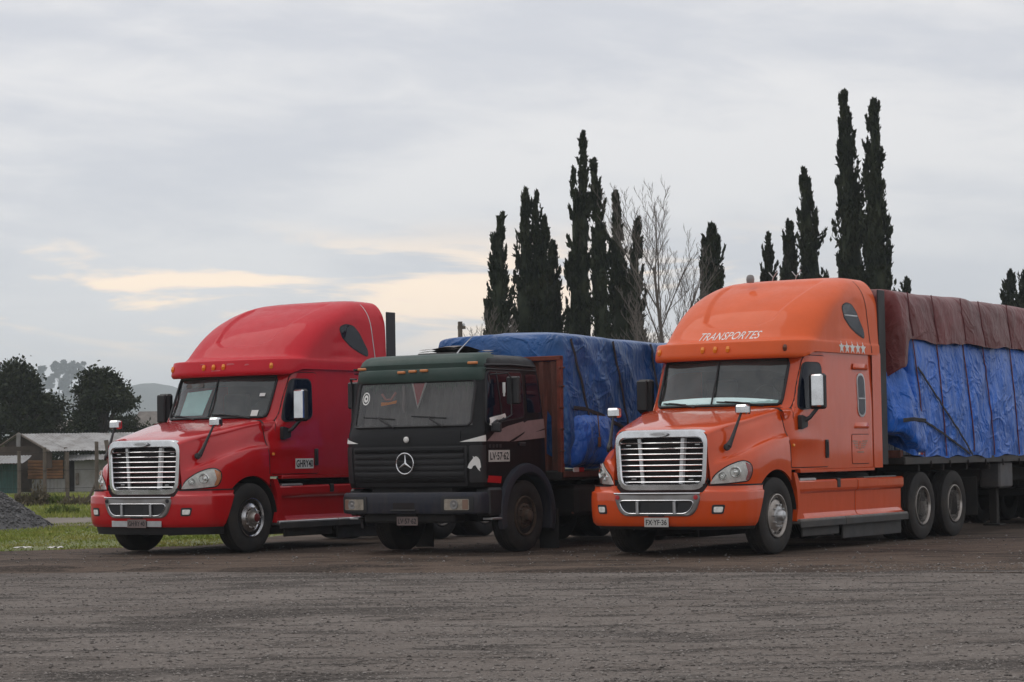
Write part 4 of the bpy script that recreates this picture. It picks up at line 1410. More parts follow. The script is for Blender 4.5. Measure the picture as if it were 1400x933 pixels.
    # corner deflectors
    for sg in (1, -1):
        s = MB()
        frd = (V3((0, 0, 0)), V3((.8 * sg, .6, 0)), V3((0, 0, 1)), V3((-.6 * sg, .8, 0)))
        q = lambda x, y: .8 * x + .6 * y
        decal(s, rpoly([(q(1.04, -1.20), 1.02), (q(1.20, -.98), 1.02), (q(1.20, -.98), 1.55), (q(1.04, -1.20), 1.55)], .03), frd, CB, .012, .014, .05); s.build('corner_deflector', M['plastic'], root)
    # bumper
    b = MB(); rows = []
    for z, g in ((.575, .05), (.585, .01), (.62, 0), (.80, 0), (.86, .01), (.885, .03), (.887, .16)):
        row = []
        for k in range(21):
            a = k / 20 * PI / 2
            x = (1.225 - g) * math.sin(a) ** (2 / 5.0); y = -1.36 + g + .30 * (1 - max(0, math.cos(a)) ** (2 / 5.0)) + .06 * math.sin(a) ** 3
            row.append((x, y))
        row += [(1.225 - g, -.99 + g + (-.60 + .99 - g) * k / 3) for k in (1, 2, 3)]
        rows.append([V3((-x, y, z)) for x, y in row[:0:-1]] + [V3((x, y, z)) for x, y in row])
    b.grid(rows); b.f.append(tuple(range(len(rows[0])))); bo = b.build('bumper', M['blue_grey'], root, angle=40)
    BB = b.bvh()
    bpt = lambda x, z, off: V3((x, BB.ray_cast(V3((x, -4, z)), V3((0, 1, 0)))[0].y - off, z))
    s = MB(); decal(s, rpoly([(-.19, .63), (.19, .63), (.19, .74), (-.19, .74)], .02), FRONT(), BB, .003, 0, .2); s.build('bumper_slot', M['seam'], bo)
    s = MB(); s.box((0, -1.375, .63), (.44, .03, .02), .006); s.build('step_lip', M['plastic'], bo)
    for sg in (1, -1):
        s = MB(); decal(s, rpoly([(sg * .90 - .245, .60), (sg * .90 + .245, .60), (sg * .90 + .245, .825), (sg * .90 - .245, .825)], .03), FRONT(), BB, .012, .016, .08); ho = s.build('headlight', M['plastic'], root)
        s = MB(); decal(s, rpoly([(sg * .90 - .19, .635), (sg * .90 + .19, .635), (sg * .90 + .19, .79), (sg * .90 - .19, .79)], .02), FRONT(), BB, .016, .006, .08); s.build('reflector', mat('old_yellowed_reflector', (.30, .26, .21), .35, .3, var=.3, vscale=15) if 'old_yellowed_reflector' not in MATS else MATS['old_yellowed_reflector'], ho)
        p = bpt(sg * .90 - .03, .712, .018)
        s = MB(); s.lathe([(.070, 0), (.066, .006), (.03, .002), (.02, .012), (.0001, .014)], p, (0, -1, 0), 18); s.build('lamp_bowl', M['dull_grey'], ho)
        s = MB(); decal(s, rpoly([(sg * .90 + .10 * sg, .645), (sg * .90 + .18 * sg, .645), (sg * .90 + .18 * sg, .78), (sg * .90 + .10 * sg, .78)], .01), FRONT(), BB, .020, 0, .08)
        s.build('turn_lamp', mat('dusty_turn_lens', (.22, .13, .09), .45) if 'dusty_turn_lens' not in MATS else MATS['dusty_turn_lens'], ho)
    s = MB(); s.box((.0, -1.275, .475), (.37, .01, .125), .003); po = s.build('license_plate', M['plate_dirty'], root)
    VF = scale_shape(text_shape('LV·57·62', .1, bold=.002), .32, .078)
    s = MB(); s.add([(u, -1.2825, w + .475) for u, w in VF[0]], VF[1]); s.build('plate_text', M['ink'], po, smooth=False)
    s = MB(); s.box((0, -1.25, .52), (.30, .03, .12), .01); s.build('plate_bracket', M['dark'], root)
    # doors, windows, graphics
    for sg in (1, -1):
        fr = SIDE() if sg > 0 else FAR()
        do_ = rpoly([(-1.0, 1.07), (-.60, 1.07), (-.40, 1.18), (.04, 1.30), (.06, 2.66), (-.86, 2.66), (-1.02, 1.85)], [.04, .1, .1, .05, .06, .08, .1], 4)
        j = MB(); decal(j, inset(do_, -.012), fr, CB, .003, 0, .1)
        d = MB(); decal(d, do_, fr, CB, .012, .012, .08); do = d.build('door', BP, root)
        j.build('door_joint', M['seam'], do)
        w1 = rpoly([(-.985, 1.86), (.00, 1.96), (.0, 2.60), (-.86, 2.60)], .05, 4)
        g = MB(); decal(g, inset(w1, -.022), fr, CB, .018, .01, .08); g.build('window_seal', M['plastic'], do)
        g = MB(); decal(g, w1, fr, CB, .023, .006, .1); g.build('side_window', M['side_glass'], do)
        g = MB(); decal(g, [(-.60, 1.90), (-.572, 1.905), (-.655, 2.60), (-.683, 2.60)], fr, CB, .030, .010, .2); g.build('quarter_bar', M['plastic'], do)
        h = MB(); h.box((sg * 1.222, -.08, 1.56), (.03, .17, .05), .012); h.build('door_handle', M['plastic'], do)
        w2 = rpoly([(.13, 2.02), (.50, 2.02), (.43, 2.58), (.13, 2.58)], .04, 4)
        g = MB(); decal(g, w2, fr, CB, .010, .01, .1); g.build('rear_window', M['side_glass'], root)
        rg = MB(); rg.tube([V3((sg * 1.16, -.95, 2.70)), V3((sg * 1.158, -.3, 2.715)), V3((sg * 1.15, .42, 2.70))], .016, 6); rg.tube([V3((sg * 1.165, -.93, 2.64)), V3((sg * 1.165, .42, 2.64))], .010, 6); rg.build('roof_gutter', M['satin'] if False else M['plastic'], root)
        # stripe graphic
        st = MB()
        for poly in ([(-1.02, 1.605), (-.62, 1.615), (.10, 1.90), (.70, 1.955), (.70, 1.92), (-.40, 1.76)], [(-1.02, 1.60), (-.95, 1.72), (-.45, 1.80), (-.05, 1.87), (.06, 1.86), (-.45, 1.70), (-.32, 1.71), (.10, 1.80), (.60, 1.84), (.60, 1.70), (.15, 1.655), (-.15, 1.64), (-.08, 1.66), (.10, 1.735), (-.25, 1.65), (-.52, 1.60)]):
            pass
        A = [(-1.0, 1.605), (-.30, 1.60), (.64, 1.655), (.635, 1.775), (.30, 1.735), (.62, 1.80), (.625, 1.935), (.10, 1.90), (-.30, 1.775), (.02, 1.86), (-.02, 1.89), (-.45, 1.82), (-.80, 1.73)]
        B_ = None
        decal(st, A, fr, CB, .0155, 0, .06)
        st.build('stripe_graphic', M['mauve_vinyl'], root, smooth=False)
        bl = MB()
        for t in ([(-.42, 1.60), (.02, 1.745), (-.02, 1.71), (-.20, 1.64), (-.30, 1.603)],):
            decal(bl, t, fr, CB, .0175, 0, .06)
        bl.build('stripe_slash', BP, root, smooth=False)
        fs = MB()
        fq = (V3((0, 0, 0)), V3((.8 * sg, .6, 0)), V3((0, 0, 1)), V3((-.6 * sg, .8, 0)))
        q = lambda x, y: .8 * x + .6 * y
        decal(fs, [(q(.90, -1.24), 1.60), (q(1.20, -.98), 1.603), (q(1.20, -.98), 1.70), (q(1.10, -1.15), 1.655)], fq, CB, .016, 0, .04); fs.build('stripe_tip', M['white_vinyl'], root, smooth=False)
        # red side reflector
        s = MB(); decal(s, [(-.98, 1.02), (-.64, 1.00), (-.62, 1.10), (-.96, 1.115)], fr, CB, .016, .01, .1); s.build('side_reflector', M['red_lens'], root)
        # mirror and its frame
        mi = MB(); mi.box((sg * 1.42, -.60, 2.33), (.21, .085, .40), .03); mo = mi.build('mirror', M['plastic'], root)
        a = MB(); a.tube([V3((sg * 1.19, -.86, 2.56)), V3((sg * 1.40, -.72, 2.575)), V3((sg * 1.42, -.66, 2.50)), V3((sg * 1.42, -.66, 1.98)), V3((sg * 1.36, -.74, 1.92)), V3((sg * 1.19, -.9, 1.86))], .014, 6); a.build('mirror_frame', M['plastic'], mo)
        if sg > 0:
            m2 = MB(); m2.box((1.30, -.88, 1.80), (.15, .09, .14), .035); m2.build('kerb_mirror', M['plastic'], mo)
    # white cloth tied on the mirror bracket
    s = MB()
    P_ = [[V3((1.24 + .012 * math.sin(7 * u + 3 * w), -.97 + .42 * u, 1.835 + .07 * u + .10 * w - .03 * math.sin(5 * u) * (1 - w))) for u in np.linspace(0, 1, 10)] for w in np.linspace(0, 1, 5)]
    s.grid(P_); s.build('tied_cloth', M['white_vinyl'], root)
    s = MB(); s.tube([V3((1.255, -.93, 1.84)), V3((1.262, -.80, 1.90)), V3((1.262, -.70, 1.88)), V3((1.262, -.62, 1.93))], .018, 6); s.build('cloth_knot', M['plastic'], root)
    s = MB(); s.box((1.30, -.665, 2.37), (.045, .02, .15), .015); s.box((1.30, -.665, 2.29), (.03, .02, .09), .01); s.build('mirror_sticker', M['white_vinyl'], root)
    # door plate
    s = MB(); decal(s, [(-.96, 1.31), (-.41, 1.31), (-.41, 1.475), (-.96, 1.475)], SIDE(), CB, .018, .006, .3); po = s.build('door_plate', M['plate_white'], root)
    VF = scale_shape(text_shape('LV·57·62', .12, bold=.003), .49, .115, (-.685, 1.392))
    s = MB(); lay_shape(s, VF, SIDE(), CB, .021, .1); s.build('plate_text', M['ink'], po, smooth=False)
    # horse head decal on the corner
    hp = [(-.02, .0), (.0, .05), (.03, .09), (.06, .125), (.055, .155), (.075, .14), (.10, .15), (.13, .135), (.155, .10), (.165, .05), (.17, .0), (.15, -.02), (.16, -.055), (.13, -.03), (.11, .0), (.09, .03), (.06, .02), (.04, -.015), (.015, -.02)]
    frd = (V3((0, 0, 0)), V3((.8, .6, 0)), V3((0, 0, 1)), V3((-.6, .8, 0)))
    q0 = .8 * 1.12 + .6 * -1.12
    s = MB(); decal(s, [(q0 - .12 + u * 1.0, 1.235 + w * 1.05) for u, w in hp], frd, CB, .030, 0, .06); s.build('horse_sticker', M['white_vinyl'], root, smooth=False)
    s = MB()
    for x0 in (-.95, -.86, -.77, -.68): s.box((1.218, x0 + .02, 1.535), (.006, .06, .05), .001)
    s.build('model_badge', M['plastic'], root)
    # wheel-arch flares
    for sg in (1, -1):
        a = MB(); loops = []
        for t in np.linspace(-.35, PI + .25, 34):
            c, s_ = math.cos(t), math.sin(t)
            fl = []
            for x, r in ((1.10, .60), (1.255, .605), (1.275, .625), (1.275, .70), (1.26, .735), (1.20, .755)):
                fl.append(V3((sg * x, .03 - r * c * 1.05 if False else .03 + r * c, .53 + r * s_)))
            loops.append(fl)
        a.grid(loops); a.build('wheel_flare', M['blue_grey'], root, angle=40)
        a = MB(); rows = []
        for t in np.linspace(-.1, PI + .1, 18):
            rows.append([V3((sg * 1.19, .03 + .61 * math.cos(t), .53 + .61 * math.sin(t))), V3((sg * .6, .03 + .61 * math.cos(t), .53 + .61 * math.sin(t)))])
        a.grid(rows); a.build('wheel_arch', M['dark'], root)
        s = MB(); s.box((sg * 1.13, .78, .30), (.34, .02, .58), .005); s.build('mud_flap', M['dark'], root)
        s = MB(); s.box((sg * 1.18, -.80, .50), (.16, .34, .03), .01); s.build('cab_step', M['satin'], root)
        s = MB(); s.box((sg * 1.12, -.82, .74), (.24, .36, .40), .03); s.build('step_box', M['plastic'], root)
    # wheels
    def bk_wheel(loc, flip):
        w = empty('wheel', loc, PI if flip else 0, root)
        tyre_mb(.515, .30, .29).build('tyre', M['rubber'], w)
        rb = MB(); rb.lathe([(.29, -.03), (.287, .0), (.272, .004), (.26, -.03), (.25, -.075), (.21, -.07), (.185, -.03), (.17, -.02), (.13, -.02), (.12, -.06)], (0, 0, 0), (1, 0, 0), 44); rb.build('rim', M['rust_rim'], w)
        holes_mb(.218, .026, -.066, 8, .3).build('hand_holes', M['seam'], w)['kind'] = 'stuff'
        hb = MB(); hb.lathe([(.125, -.03), (.12, .0), (.085, .02), (.08, .075), (.055, .09), (.0001, .092)], (0, 0, 0), (1, 0, 0), 24); hb.merge(nuts_mb(.150, -.02, 10)); hb.build('hub', M['rust_rim'], w)
    bk_wheel((1.20, .03, .515), False); bk_wheel((-1.20, .03, .515), True)
    for y in (4.05, 5.35):
        dual_wheel(root, (1.22, y, .52), M['rust_rim']); dual_wheel(root, (-1.22, y, .52), M['rust_rim'], True)
    # chassis and the steel flatbed
    ch = MB()
    for sx in (-.40, .40): ch.box((sx, 2.9, .80), (.09, 7.6, .26), .01)
    ch.box((0, -.3, .80), (1.5, 1.7, .5), .05); ch.box((0, .03, .50), (1.9, .12, .14), .03)
    ch.box((0, -1.1, .62), (1.6, .3, .35), .03)
    for y in (4.05, 5.35): ch.box((0, y, .52), (1.7, .16, .16), .04)
    ch.build('chassis', M['dark'], root)
    s = MB(); s.box((1.0, 1.95, .70), (.5, 1.1, .46), .06); s.build('fuel_tank', M['dark'], root)
    s = MB(); s.box((1.16, 2.5, .52), (.04, 2.2, .05), .01); s.build('side_rail', M['rust_panel'], root)
    s = MB(); s.box((0, 3.95, 1.08), (2.5, 6.0, .14), .015); s.build('bed_deck', M['dark'], root)
    s = MB(); s.box((1.262, 3.95, 1.10), (.03, 5.9, .09), .006); s.build('bed_edge', M['rust_panel'], root)
    # headboard: ribbed red panel between posts, top rail
    hb = MB()
    xs = np.linspace(-1.19, 1.19, 69)
    hb.grid([[V3((x, 1.0 + .025 * (1 if math.sin(x * 2 * PI / .24) > 0 else -1), z)) for x in xs] for z in (1.16, 2.80)]); hb.build('headboard', M['rust_panel'], root, smooth=False)
    for sg in (1, -1):
        s = MB(); s.box((sg * 1.225, 1.0, 2.0), (.07, .09, 1.74), .008); s.build('post', M['rust_red'], root)
        for z in (1.45, 1.78, 2.10, 2.42, 2.70):
            s = MB(); s.box((sg * 1.255, 1.01, z), (.035, .14, .028), .006); s.build('post_hinge', M['rust_panel'], root)
    s = MB(); s.box((0, 1.0, 2.845), (2.52, .10, .07), .01); s.build('top_rail', M['rust_red'], root)
    s = MB(); s.box((1.275, 1.34, 1.165), (.02, .16, .07), .006); s.build('side_lamp', M['white_vinyl'], root)
    s = MB(); s.box((1.275, 1.50, 1.165), (.02, .14, .07), .006); s.build('side_lamp', M['red_lens'], root)
    return root
black = make_cabover((-.862, 33.932, 0), RZ)
tag(black, 'dusty black flatbed truck with green roof deflector and round star emblem', 'truck', 'parked lorries')

# ------------------------------------------------------------------ tarpaulin loads
def nz(x, y, z=0.0):
    return mnoise.noise(V3((x, y, z)))
def side_folds(u, w, seed, diag=0.5):
    """crumpled cloth: tension folds running diagonally plus small creases"""
    a = nz(u * 1.3 + w * diag * 2.2, w * .9 - u * .3, seed) * .055
    b = 1 - abs(nz(u * 1.1 - w * diag * 1.6, w * .5 + u * .25, seed + 4.1))
    c = 1 - abs(nz(u * 2.3 + w * .9, w * 1.6, seed + 9.7))
    return a + .065 * max(0, b - .72) / .28 + .028 * max(0, c - .75) / .25

def tarp_load(name, parent, m, prof, y0, y1, ny, seed, amp=1.0, front=True, sag=0.0, straps=(), diag=.5, hem=.03):
    """sheet over a load: prof(y)-> list of (x,z) half outline from bottom hem to the ridge"""
    rows = []
    ys = np.linspace(y0, y1, ny)
    def rowat(y, inx=0.0, dz=0.0, lift=True):
        P = prof(y)
        pts = catmull(P, 7)
        L = []
        n = len(pts)
        for i, p in enumerate(pts):
            x, z = p
            t = i / (n - 1)
            f = side_folds(y, z, seed, diag) * amp
            for (ys_, k_) in straps:
                f -= .045 * math.exp(-((y - ys_ - (z - 1.2) * k_) / .10) ** 2) * amp
            up = sstep(t, .62, .9)
            xx = x + f * (1 - up) - inx
            zz = z + f * up * .8 + dz
            if i == 0:
                zz += hem * nz(y * 2.1, seed, 3.3) * 2
            L.append(V3((xx, y, zz)))
        Rr = []; far = .80 if name == 'tarpaulin' and parent is bl else 1.0
        for i, p in enumerate(pts):
            x, z = p
            f = side_folds(y + 40, z, seed + 20, diag) * amp
            Rr.append(V3(((-x - f * .8) * far, y, z + (f * .5 if i > n * .7 else 0))))
        L[-1].x = 0.0
        return L + Rr[::-1][1:]
    for y in ys:
        rows.append(rowat(y))
    mb = MB().grid(rows)
    if front:
        r0 = rows[0]
        c = V3((0, y0 - .03, 1.9))
        inner = [[V3((c.x + (p.x - c.x) * s_, y0 + dy + .05 * nz(p.x * 1.7 * s_, p.z * 1.5 * s_, seed) * amp, c.z + (p.z - c.z) * s_)) for p in r0] for s_, dy in ((.985, -.035), (.93, -.055), (.8, -.06), (.6, -.06), (.35, -.06), (.1, -.06))]
        mb.grid([r0] + inner)
    o = mb.build(name, m, parent, angle=70)
    return o, mb.bvh()

def strap_on(bvh, pts, w, m, parent, name='strap', off=.006, near=True, taut=8):
    """flat webbing lying on the sheet, through (y,z) points on the near side"""
    q = []
    for (a, b) in zip(pts[:-1], pts[1:]):
        n = max(2, int((V3((a[0], a[1], 0)) - V3((b[0], b[1], 0))).length / .06))
        for k in range(n):
            t = k / n
            q.append((a[0] + (b[0] - a[0]) * t, a[1] + (b[1] - a[1]) * t))
    q.append(pts[-1])
    P = []
    for y, z in q:
        h = bvh.ray_cast(V3((6, y, z)), V3((-1, 0, 0)))
        if h[0] is not None:
            P.append(h[0] + V3((off, 0, 0)))
        elif P:
            P.append(V3((P[-1].x, y, z)))
    if len(P) < 2:
        return None
    xs_ = [p.x for p in P]
    for i, p in enumerate(P):            # a taut strap bridges the hollows
        w_ = xs_[max(0, i - taut):i + taut + 1]
        p.x = max(xs_[i], .4 * max(w_) + .6 * sum(w_) / len(w_))
    rows = []
    for i, p in enumerate(P):
        d = (P[min(i + 1, len(P) - 1)] - P[max(i - 1, 0)]).normalized()
        s = V3((1, 0, 0)).cross(d).normalized() * w / 2
        rows.append([p - s - V3((.006, 0, 0)), p - s * .8 + V3((.003, 0, 0)), p + s * .8 + V3((.003, 0, 0)), p + s - V3((.006, 0, 0))])
    return MB().grid(rows).build(name, m, parent)

def local_root(name, base):
    return empty(name, base.location, base.rotation_euler.z)

# the black lorry's load
bl = local_root('tarped_load', black)
tag(bl, 'bulky load under deep blue tarpaulin on the black flatbed truck', 'tarped load', 'tarped loads')
def prof_b(y):
    top = 3.19 + .025 * math.sin(y * 1.1)
    return [(1.285, 1.24), (1.30, 1.6), (1.315, 2.05), (1.295, 2.5), (1.285, 2.9), (1.27, top - .10), (1.20, top - .015), (.9, top + .02), (.4, top + .03), (0, top + .04)]
bs = ((1.18, -.21), (2.44, -.20), (3.66, -.18), (4.85, -.15))
b_o, b_b = tarp_load('tarpaulin', bl, M['tarp_blue2'], prof_b, 1.075, 6.6, 112, 11.3, .60, True, straps=((1.42, -.24), (2.69, -.22), (3.9, -.2)), diag=-.75)
for ya, yb, zb in ((1.22, 1.67, 1.9), (2.44, 2.90, 1.55), (3.66, 4.10, 1.35), (4.85, 5.2, 1.3)):
    strap_on(b_b, [(ya, 3.14), ((ya + yb) / 2 + .03, (3.14 + zb) / 2), (yb, zb)], .055, M['strap'], bl)
strap_on(b_b, [(1.20, 2.10), (1.55, 2.08), (2.1, 1.98), (2.7, 1.80), (3.2, 1.55)], .06, M['strap'], bl)
# bundle bulging out low at the front corner, with its own hook
def prof_bb(y):
    t = sstep(y, 1.16, 1.35) * (1 - sstep(y, 2.0, 2.55))
    return [(1.20, 1.20), (1.25 + .10 * t, 1.28), (1.27 + .15 * t, 1.5), (1.26 + .14 * t, 1.8), (1.22 + .08 * t, 1.98), (1.10, 2.05), (.9, 2.06), (0, 2.06)]
bb_o, bb_b = tarp_load('bulging_bundle', bl, M['tarp_blue'], prof_bb, 1.13, 2.65, 40, 5.1, .9, True, diag=.2)
s = MB(); s.box((1.47, 1.72, 1.58), (.02, .07, .15), .008); s.tube([V3((1.46, 1.70, 2.0)), V3((1.475, 1.72, 1.66))], .010, 5); s.build('strap_buckle', mat('rusty_buckle', (.20, .10, .045), .6, .3), bl)

# ------------------------------------------------------------------ trailer behind the orange truck
tr = local_root('flatbed_trailer', orange)
tag(tr, 'flatbed trailer coupled behind the orange semi truck', 'trailer')
tb = MB(); tb.box((0, 10.6, 1.22), (2.50, 12.6, .13), .015); tb.build('deck', M['dark'], tr)
for sg in (1, -1):
    tb = MB(); tb.box((sg * 1.255, 10.6, 1.215), (.03, 12.6, .11), .006); tb.build('side_rail', M['plate_grey'], tr)
tb = MB()
for sx in (-.5, .5): tb.box((sx, 10.8, .98), (.14, 12.0, .36), .02)
for k in range(12): tb.box((0, 5.0 + k, 1.10), (2.4, .08, .10), .01)
tb.build('frame', M['dark'], tr)
for sg in (1, -1):
    tb = MB(); tb.box((sg * .98, 8.75, .62), (.13, .13, 1.0), .01); tb.box((sg * .98, 8.75, .10), (.30, .30, .03), .008); tb.build('landing_leg', M['dark'], tr)
tb = MB(); tb.box((1.03, 8.75, .94), (.36, .62, .44), .03); tb.build('tool_box', mat('grey_toolbox', (.075, .075, .08), .6, var=.2, dirt=DUST, dirtamt=.5), tr)
for y in (12.5, 13.8, 15.1):
    dual_wheel(tr, (1.22, y, .52), M['rust_rim']); dual_wheel(tr, (-1.22, y, .52), M['rust_rim'], True)
tb = MB(); tb.box((0, 13.8, .56), (1.9, 3.2, .14), .03); tb.build('axle_frame', M['dark'], tr)
tb = MB(); tb.box((0, 4.34, 1.32), (2.4, .10, .12), .01); tb.build('front_beam', M['rust_panel'], tr)
for y, mm in ((4.80, 'white_vinyl'), (4.92, 'red_lens')):
    tb = MB(); tb.box((1.28, y, 1.335), (.02, .10, .06), .005); tb.build('side_lamp', M[mm], tr)
for k in range(14):
    tb = MB(); tb.tube([V3((1.275, 5.3 + k * .78, 1.21)), V3((1.285, 5.3 + k * .78, 1.12)), V3((1.268, 5.33 + k * .78, 1.11))], .012, 5); tb.build('rope_hook', M['seam'], tr)

tl = local_root('tarped_load', orange)
tag(tl, 'long load in bright blue tarpaulin roped down on the trailer behind the orange cab', 'tarped load', 'tarped loads')
ropes = ((4.45, 4.98), (5.40, 5.89), (6.55, 7.12), (7.36, 8.02), (8.68, 9.16), (9.9, 10.4), (11.2, 11.7), (12.6, 13.1))
def prof_t(y):
    e = sstep(y, 4.40, 4.9)
    return [(1.275, 1.262), (1.29, 1.5), (1.315, 2.0), (1.30, 2.6), (1.275, 3.0), (1.20, 3.3), (1.05, 3.5), (.8, 3.6), (.4, 3.63), (0, 3.64)]
STR = tuple(((a + b) / 2 - .0, -(b - a) / 2.4) for a, b in ropes)
STR = tuple((b, -(b - a) / 2.5) for a, b in ropes)
t_o, t_b = tarp_load('tarpaulin', tl, M['tarp_blue'], prof_t, 4.62, 16.8, 190, 2.7, .46, True, straps=STR, diag=.25)
def prof_f(y):
    t = sstep(y, 4.02, 4.35)
    b = 1.62 - .30 * sstep(y, 4.2, 4.75)
    return [(1.02 + .12 * t, b), (1.16 + .13 * t, b + .05), (1.20 + .13 * t, b + .25), (1.19 + .12 * t, 2.1), (1.14 + .13 * t, 2.4), (1.08 + .12 * t, 2.62), (.95, 2.70), (.5, 2.72), (0, 2.73)]
f_o, f_b = tarp_load('front_bundle', tl, M['tarp_blue'], prof_f, 3.98, 4.95, 28, 8.8, .8, True, diag=.1)
strap_on(f_b, [(4.02, 1.83), (4.4, 1.85), (4.9, 1.83)], .06, M['strap'], tl)
mt = local_root('tarpaulin', orange)
tag(mt, 'faded maroon tarpaulin draped over the top of the trailer load', 'tarpaulin')
def prof_m(y):
    d = sstep(y, 4.05, 4.5)
    top = 3.86 + .03 * math.sin(y * .9) - .05 * sstep(y, 6.9, 7.6)
    low = 3.05 - .42 * (1 - sstep(y, 4.2, 4.42)) + .02 * math.sin(y * 3.1)
    return [(1.352, low), (1.352, low + .1), (1.342, 3.3 - .1 * (1 - d)), (1.32, 3.5), (1.29, 3.66), (1.22, top - .06), (1.05, top - .005), (.7, top + .01), (.3, top + .02), (0, top + .02)]
m_o, m_b = tarp_load('sheet', mt, M['tarp_maroon'], prof_m, 4.12, 16.9, 200, 6.2, .5, True, straps=STR, diag=.15, hem=.02)
for i, (a, b) in enumerate(ropes):
    za = 3.80
    strap_on(m_b, [(a, za), (a + (b - a) * .30, 3.07)], .030, M['rope'], tl, 'rope', off=.010)
    strap_on(t_b, [(a + (b - a) * .30, 3.08), (b, 1.28)], .030, M['rope'], tl, 'rope', off=.010)
strap_on(t_b, [(4.66, 2.66), (5.6, 2.08), (6.95, 1.29)], .038, M['strap'], tl, off=.03)
strap_on(t_b, [(4.90, 1.82), (5.7, 1.62), (6.85, 1.30)], .038, M['strap'], tl, off=.028)

# ------------------------------------------------------------------ ground
def ground_mat(name, base, dark, light, scale=1.0, streak=True, wet=0.75):
    m, t, b = new_mat(name)
    c = t.nodes.new('ShaderNodeTexCoord')
    big = _noise(t, .20 * scale, 5, .6, stretch=(.30, 1, 1))
    mid = _noise(t, 1.1 * scale, 7, .68, stretch=(.4, 1.2, 1), off=(4, 4, 0))
    strk = _noise(t, 2.6 * scale, 8, .7, stretch=(.30, 1.1, 1), off=(1, 9, 0))
    fine = _noise(t, 26, 6, .85)
    grit = _noise(t, 70, 3, .75)
    out = _mix(t, _ramp(t, big, .32, .68), dark, base)
    out = _mix(t, _ramp(t, mid, .38, .66, 0, .7), out, light)
    dk = tuple(x * .30 for x in dark)
    pud = _noise(t, .62 * scale, 6, .62, stretch=(.38, 1.0, 1), off=(13, 7, 0))
    out = _mix(t, _ramp(t, strk, .525, .58, 0, .85), out, dk)
    out = _mix(t, _ramp(t, pud, .53, .585, 0, wet), out, dk)
    out = _mix(t, _ramp(t, fine, .50, .68, 0, .85), out, tuple(x * 1.75 for x in light))
    out = _mix(t, _ramp(t, grit, .56, .70, 0, .5), out, dk)
    for n_ in t.nodes:
        if n_.type == 'MAP_RANGE':
            n_.clamp = True
    t.links.new(out, b.inputs['Base Color'])
    b.inputs['Roughness'].default_value = .92
    b.inputs['Specular IOR Level'].default_value = .2
    bn = t.nodes.new('ShaderNodeMath'); bn.operation = 'ADD'
    t.links.new(_mul(t, fine, .45), bn.inputs[0]); t.links.new(_mul(t, strk, 1.2), bn.inputs[1])
    _bump(t, b, bn.outputs[0], .6, .03)
    return m
M['gravel'] = ground_mat('grey_gravel', (0.150, 0.127, 0.112), (0.090, 0.073, 0.062), (0.190, 0.167, 0.150))
M['dirt'] = ground_mat('brown_dirt', (0.092, 0.064, 0.048), (0.050, 0.034, 0.025), (0.130, 0.096, 0.074), 1.2)
M['field'] = mat('dull_field', (0.060, 0.070, 0.030), .95, var=.4, vscale=.15)
M['turf'] = mat('grass_soil', (0.120, 0.145, 0.040), .95, var=.4, vscale=.5, dirt=(.17, .145, .085), dirtamt=.8, bump=.6, bscale=6)
M['track'] = mat('pale_earth', (0.17, 0.145, 0.12), .95, var=.35, vscale=.6, bump=.6, bscale=12)

def hgt(x, y):
    """gentle ruts of the yard; level where the lorries stand"""
    near = 1 - sstep(y, 24, 28)
    h = .035 * nz(x * .16, y * .55, 2.2) + .016 * nz(x * .55, y * 1.9, 7.7) + .008 * nz(x * 1.6, y * 4.0, 4.4)
    return h * (0.12 + .88 * near) - .012
def sheet(name, f_near, f_far, x0, x1, nx, ny, z, m, hf=None, pw=1.0):
    rows = []
    for j in range(ny + 1):
        t = (j / ny) ** pw
        row = []
        for i in range(nx + 1):
            u = x0 + (x1 - x0) * i / nx
            a, b = f_near(u), f_far(u)
            y = a + (b - a) * t
            row.append(V3((u, y, z + (hf(u, y) if hf else 0))))
        rows.append(row)
    o = MB().grid(rows).build(name, m, None, angle=180)
    o['kind'] = 'structure'
    return o
g0 = MB(); g0.add([(-1950, -100, -.06), (1950, -100, -.06), (1950, 3950, -.06), (-1950, 3950, -.06)], [(0, 1, 2, 3)])
tag(g0.build('ground', M['field']), 'dull field running back to the hills', kind='structure')
def road_edge(u):
    return 27.9 - .33 * u * .9 + .35 * nz(u * .35, 3.0) + .12 * nz(u * 1.7, 8.0)
def grass_edge(u):
    return 37.0 + .22 * (u + 8) + .5 * nz(u * .30, 5.5) + .22 * nz(u * 1.3, 1.5) + 16 * sstep(u, -5.2, -2.5)
gl = sheet('gravel_lot', lambda u: 4.0, road_edge, -16, 16, 130, 120, .004, M['gravel'], hgt, .8)
tag(gl, 'grey gravel yard in front of the lorries', kind='structure')
dl = sheet('dirt_lot', lambda u: road_edge(u) - .5, lambda u: grass_edge(u) if u < 0 else grass_edge(u) + min(u * 6, 70), -30, 40, 130, 44, .0005, M['dirt'], lambda x, y: .35 * hgt(x, y) - .004 + (.055 + .06 * nz(x * 1.1, y * .9, 6.0)) * math.exp(-((y - road_edge(x) - .1) / .30) ** 2))
tag(dl, 'brown trampled dirt under the parked lorries', kind='structure')
tu = sheet('lawn', lambda u: 34.0, lambda u: 170.0, -70, 6, 40, 40, -.030, M['turf'], lambda x, y: .02 * nz(x * .3, y * .3))
tag(tu, 'rough green grass strip behind the yard', kind='structure')
tk = sheet('dirt_track', lambda u: 50.5 + .6 * nz(u * .2, 1), lambda u: 58.5 + .8 * nz(u * .22, 9), -60, 4, 60, 8, -.006, M['track'])
tag(tk, 'pale earth track crossing the grass', kind='structure')

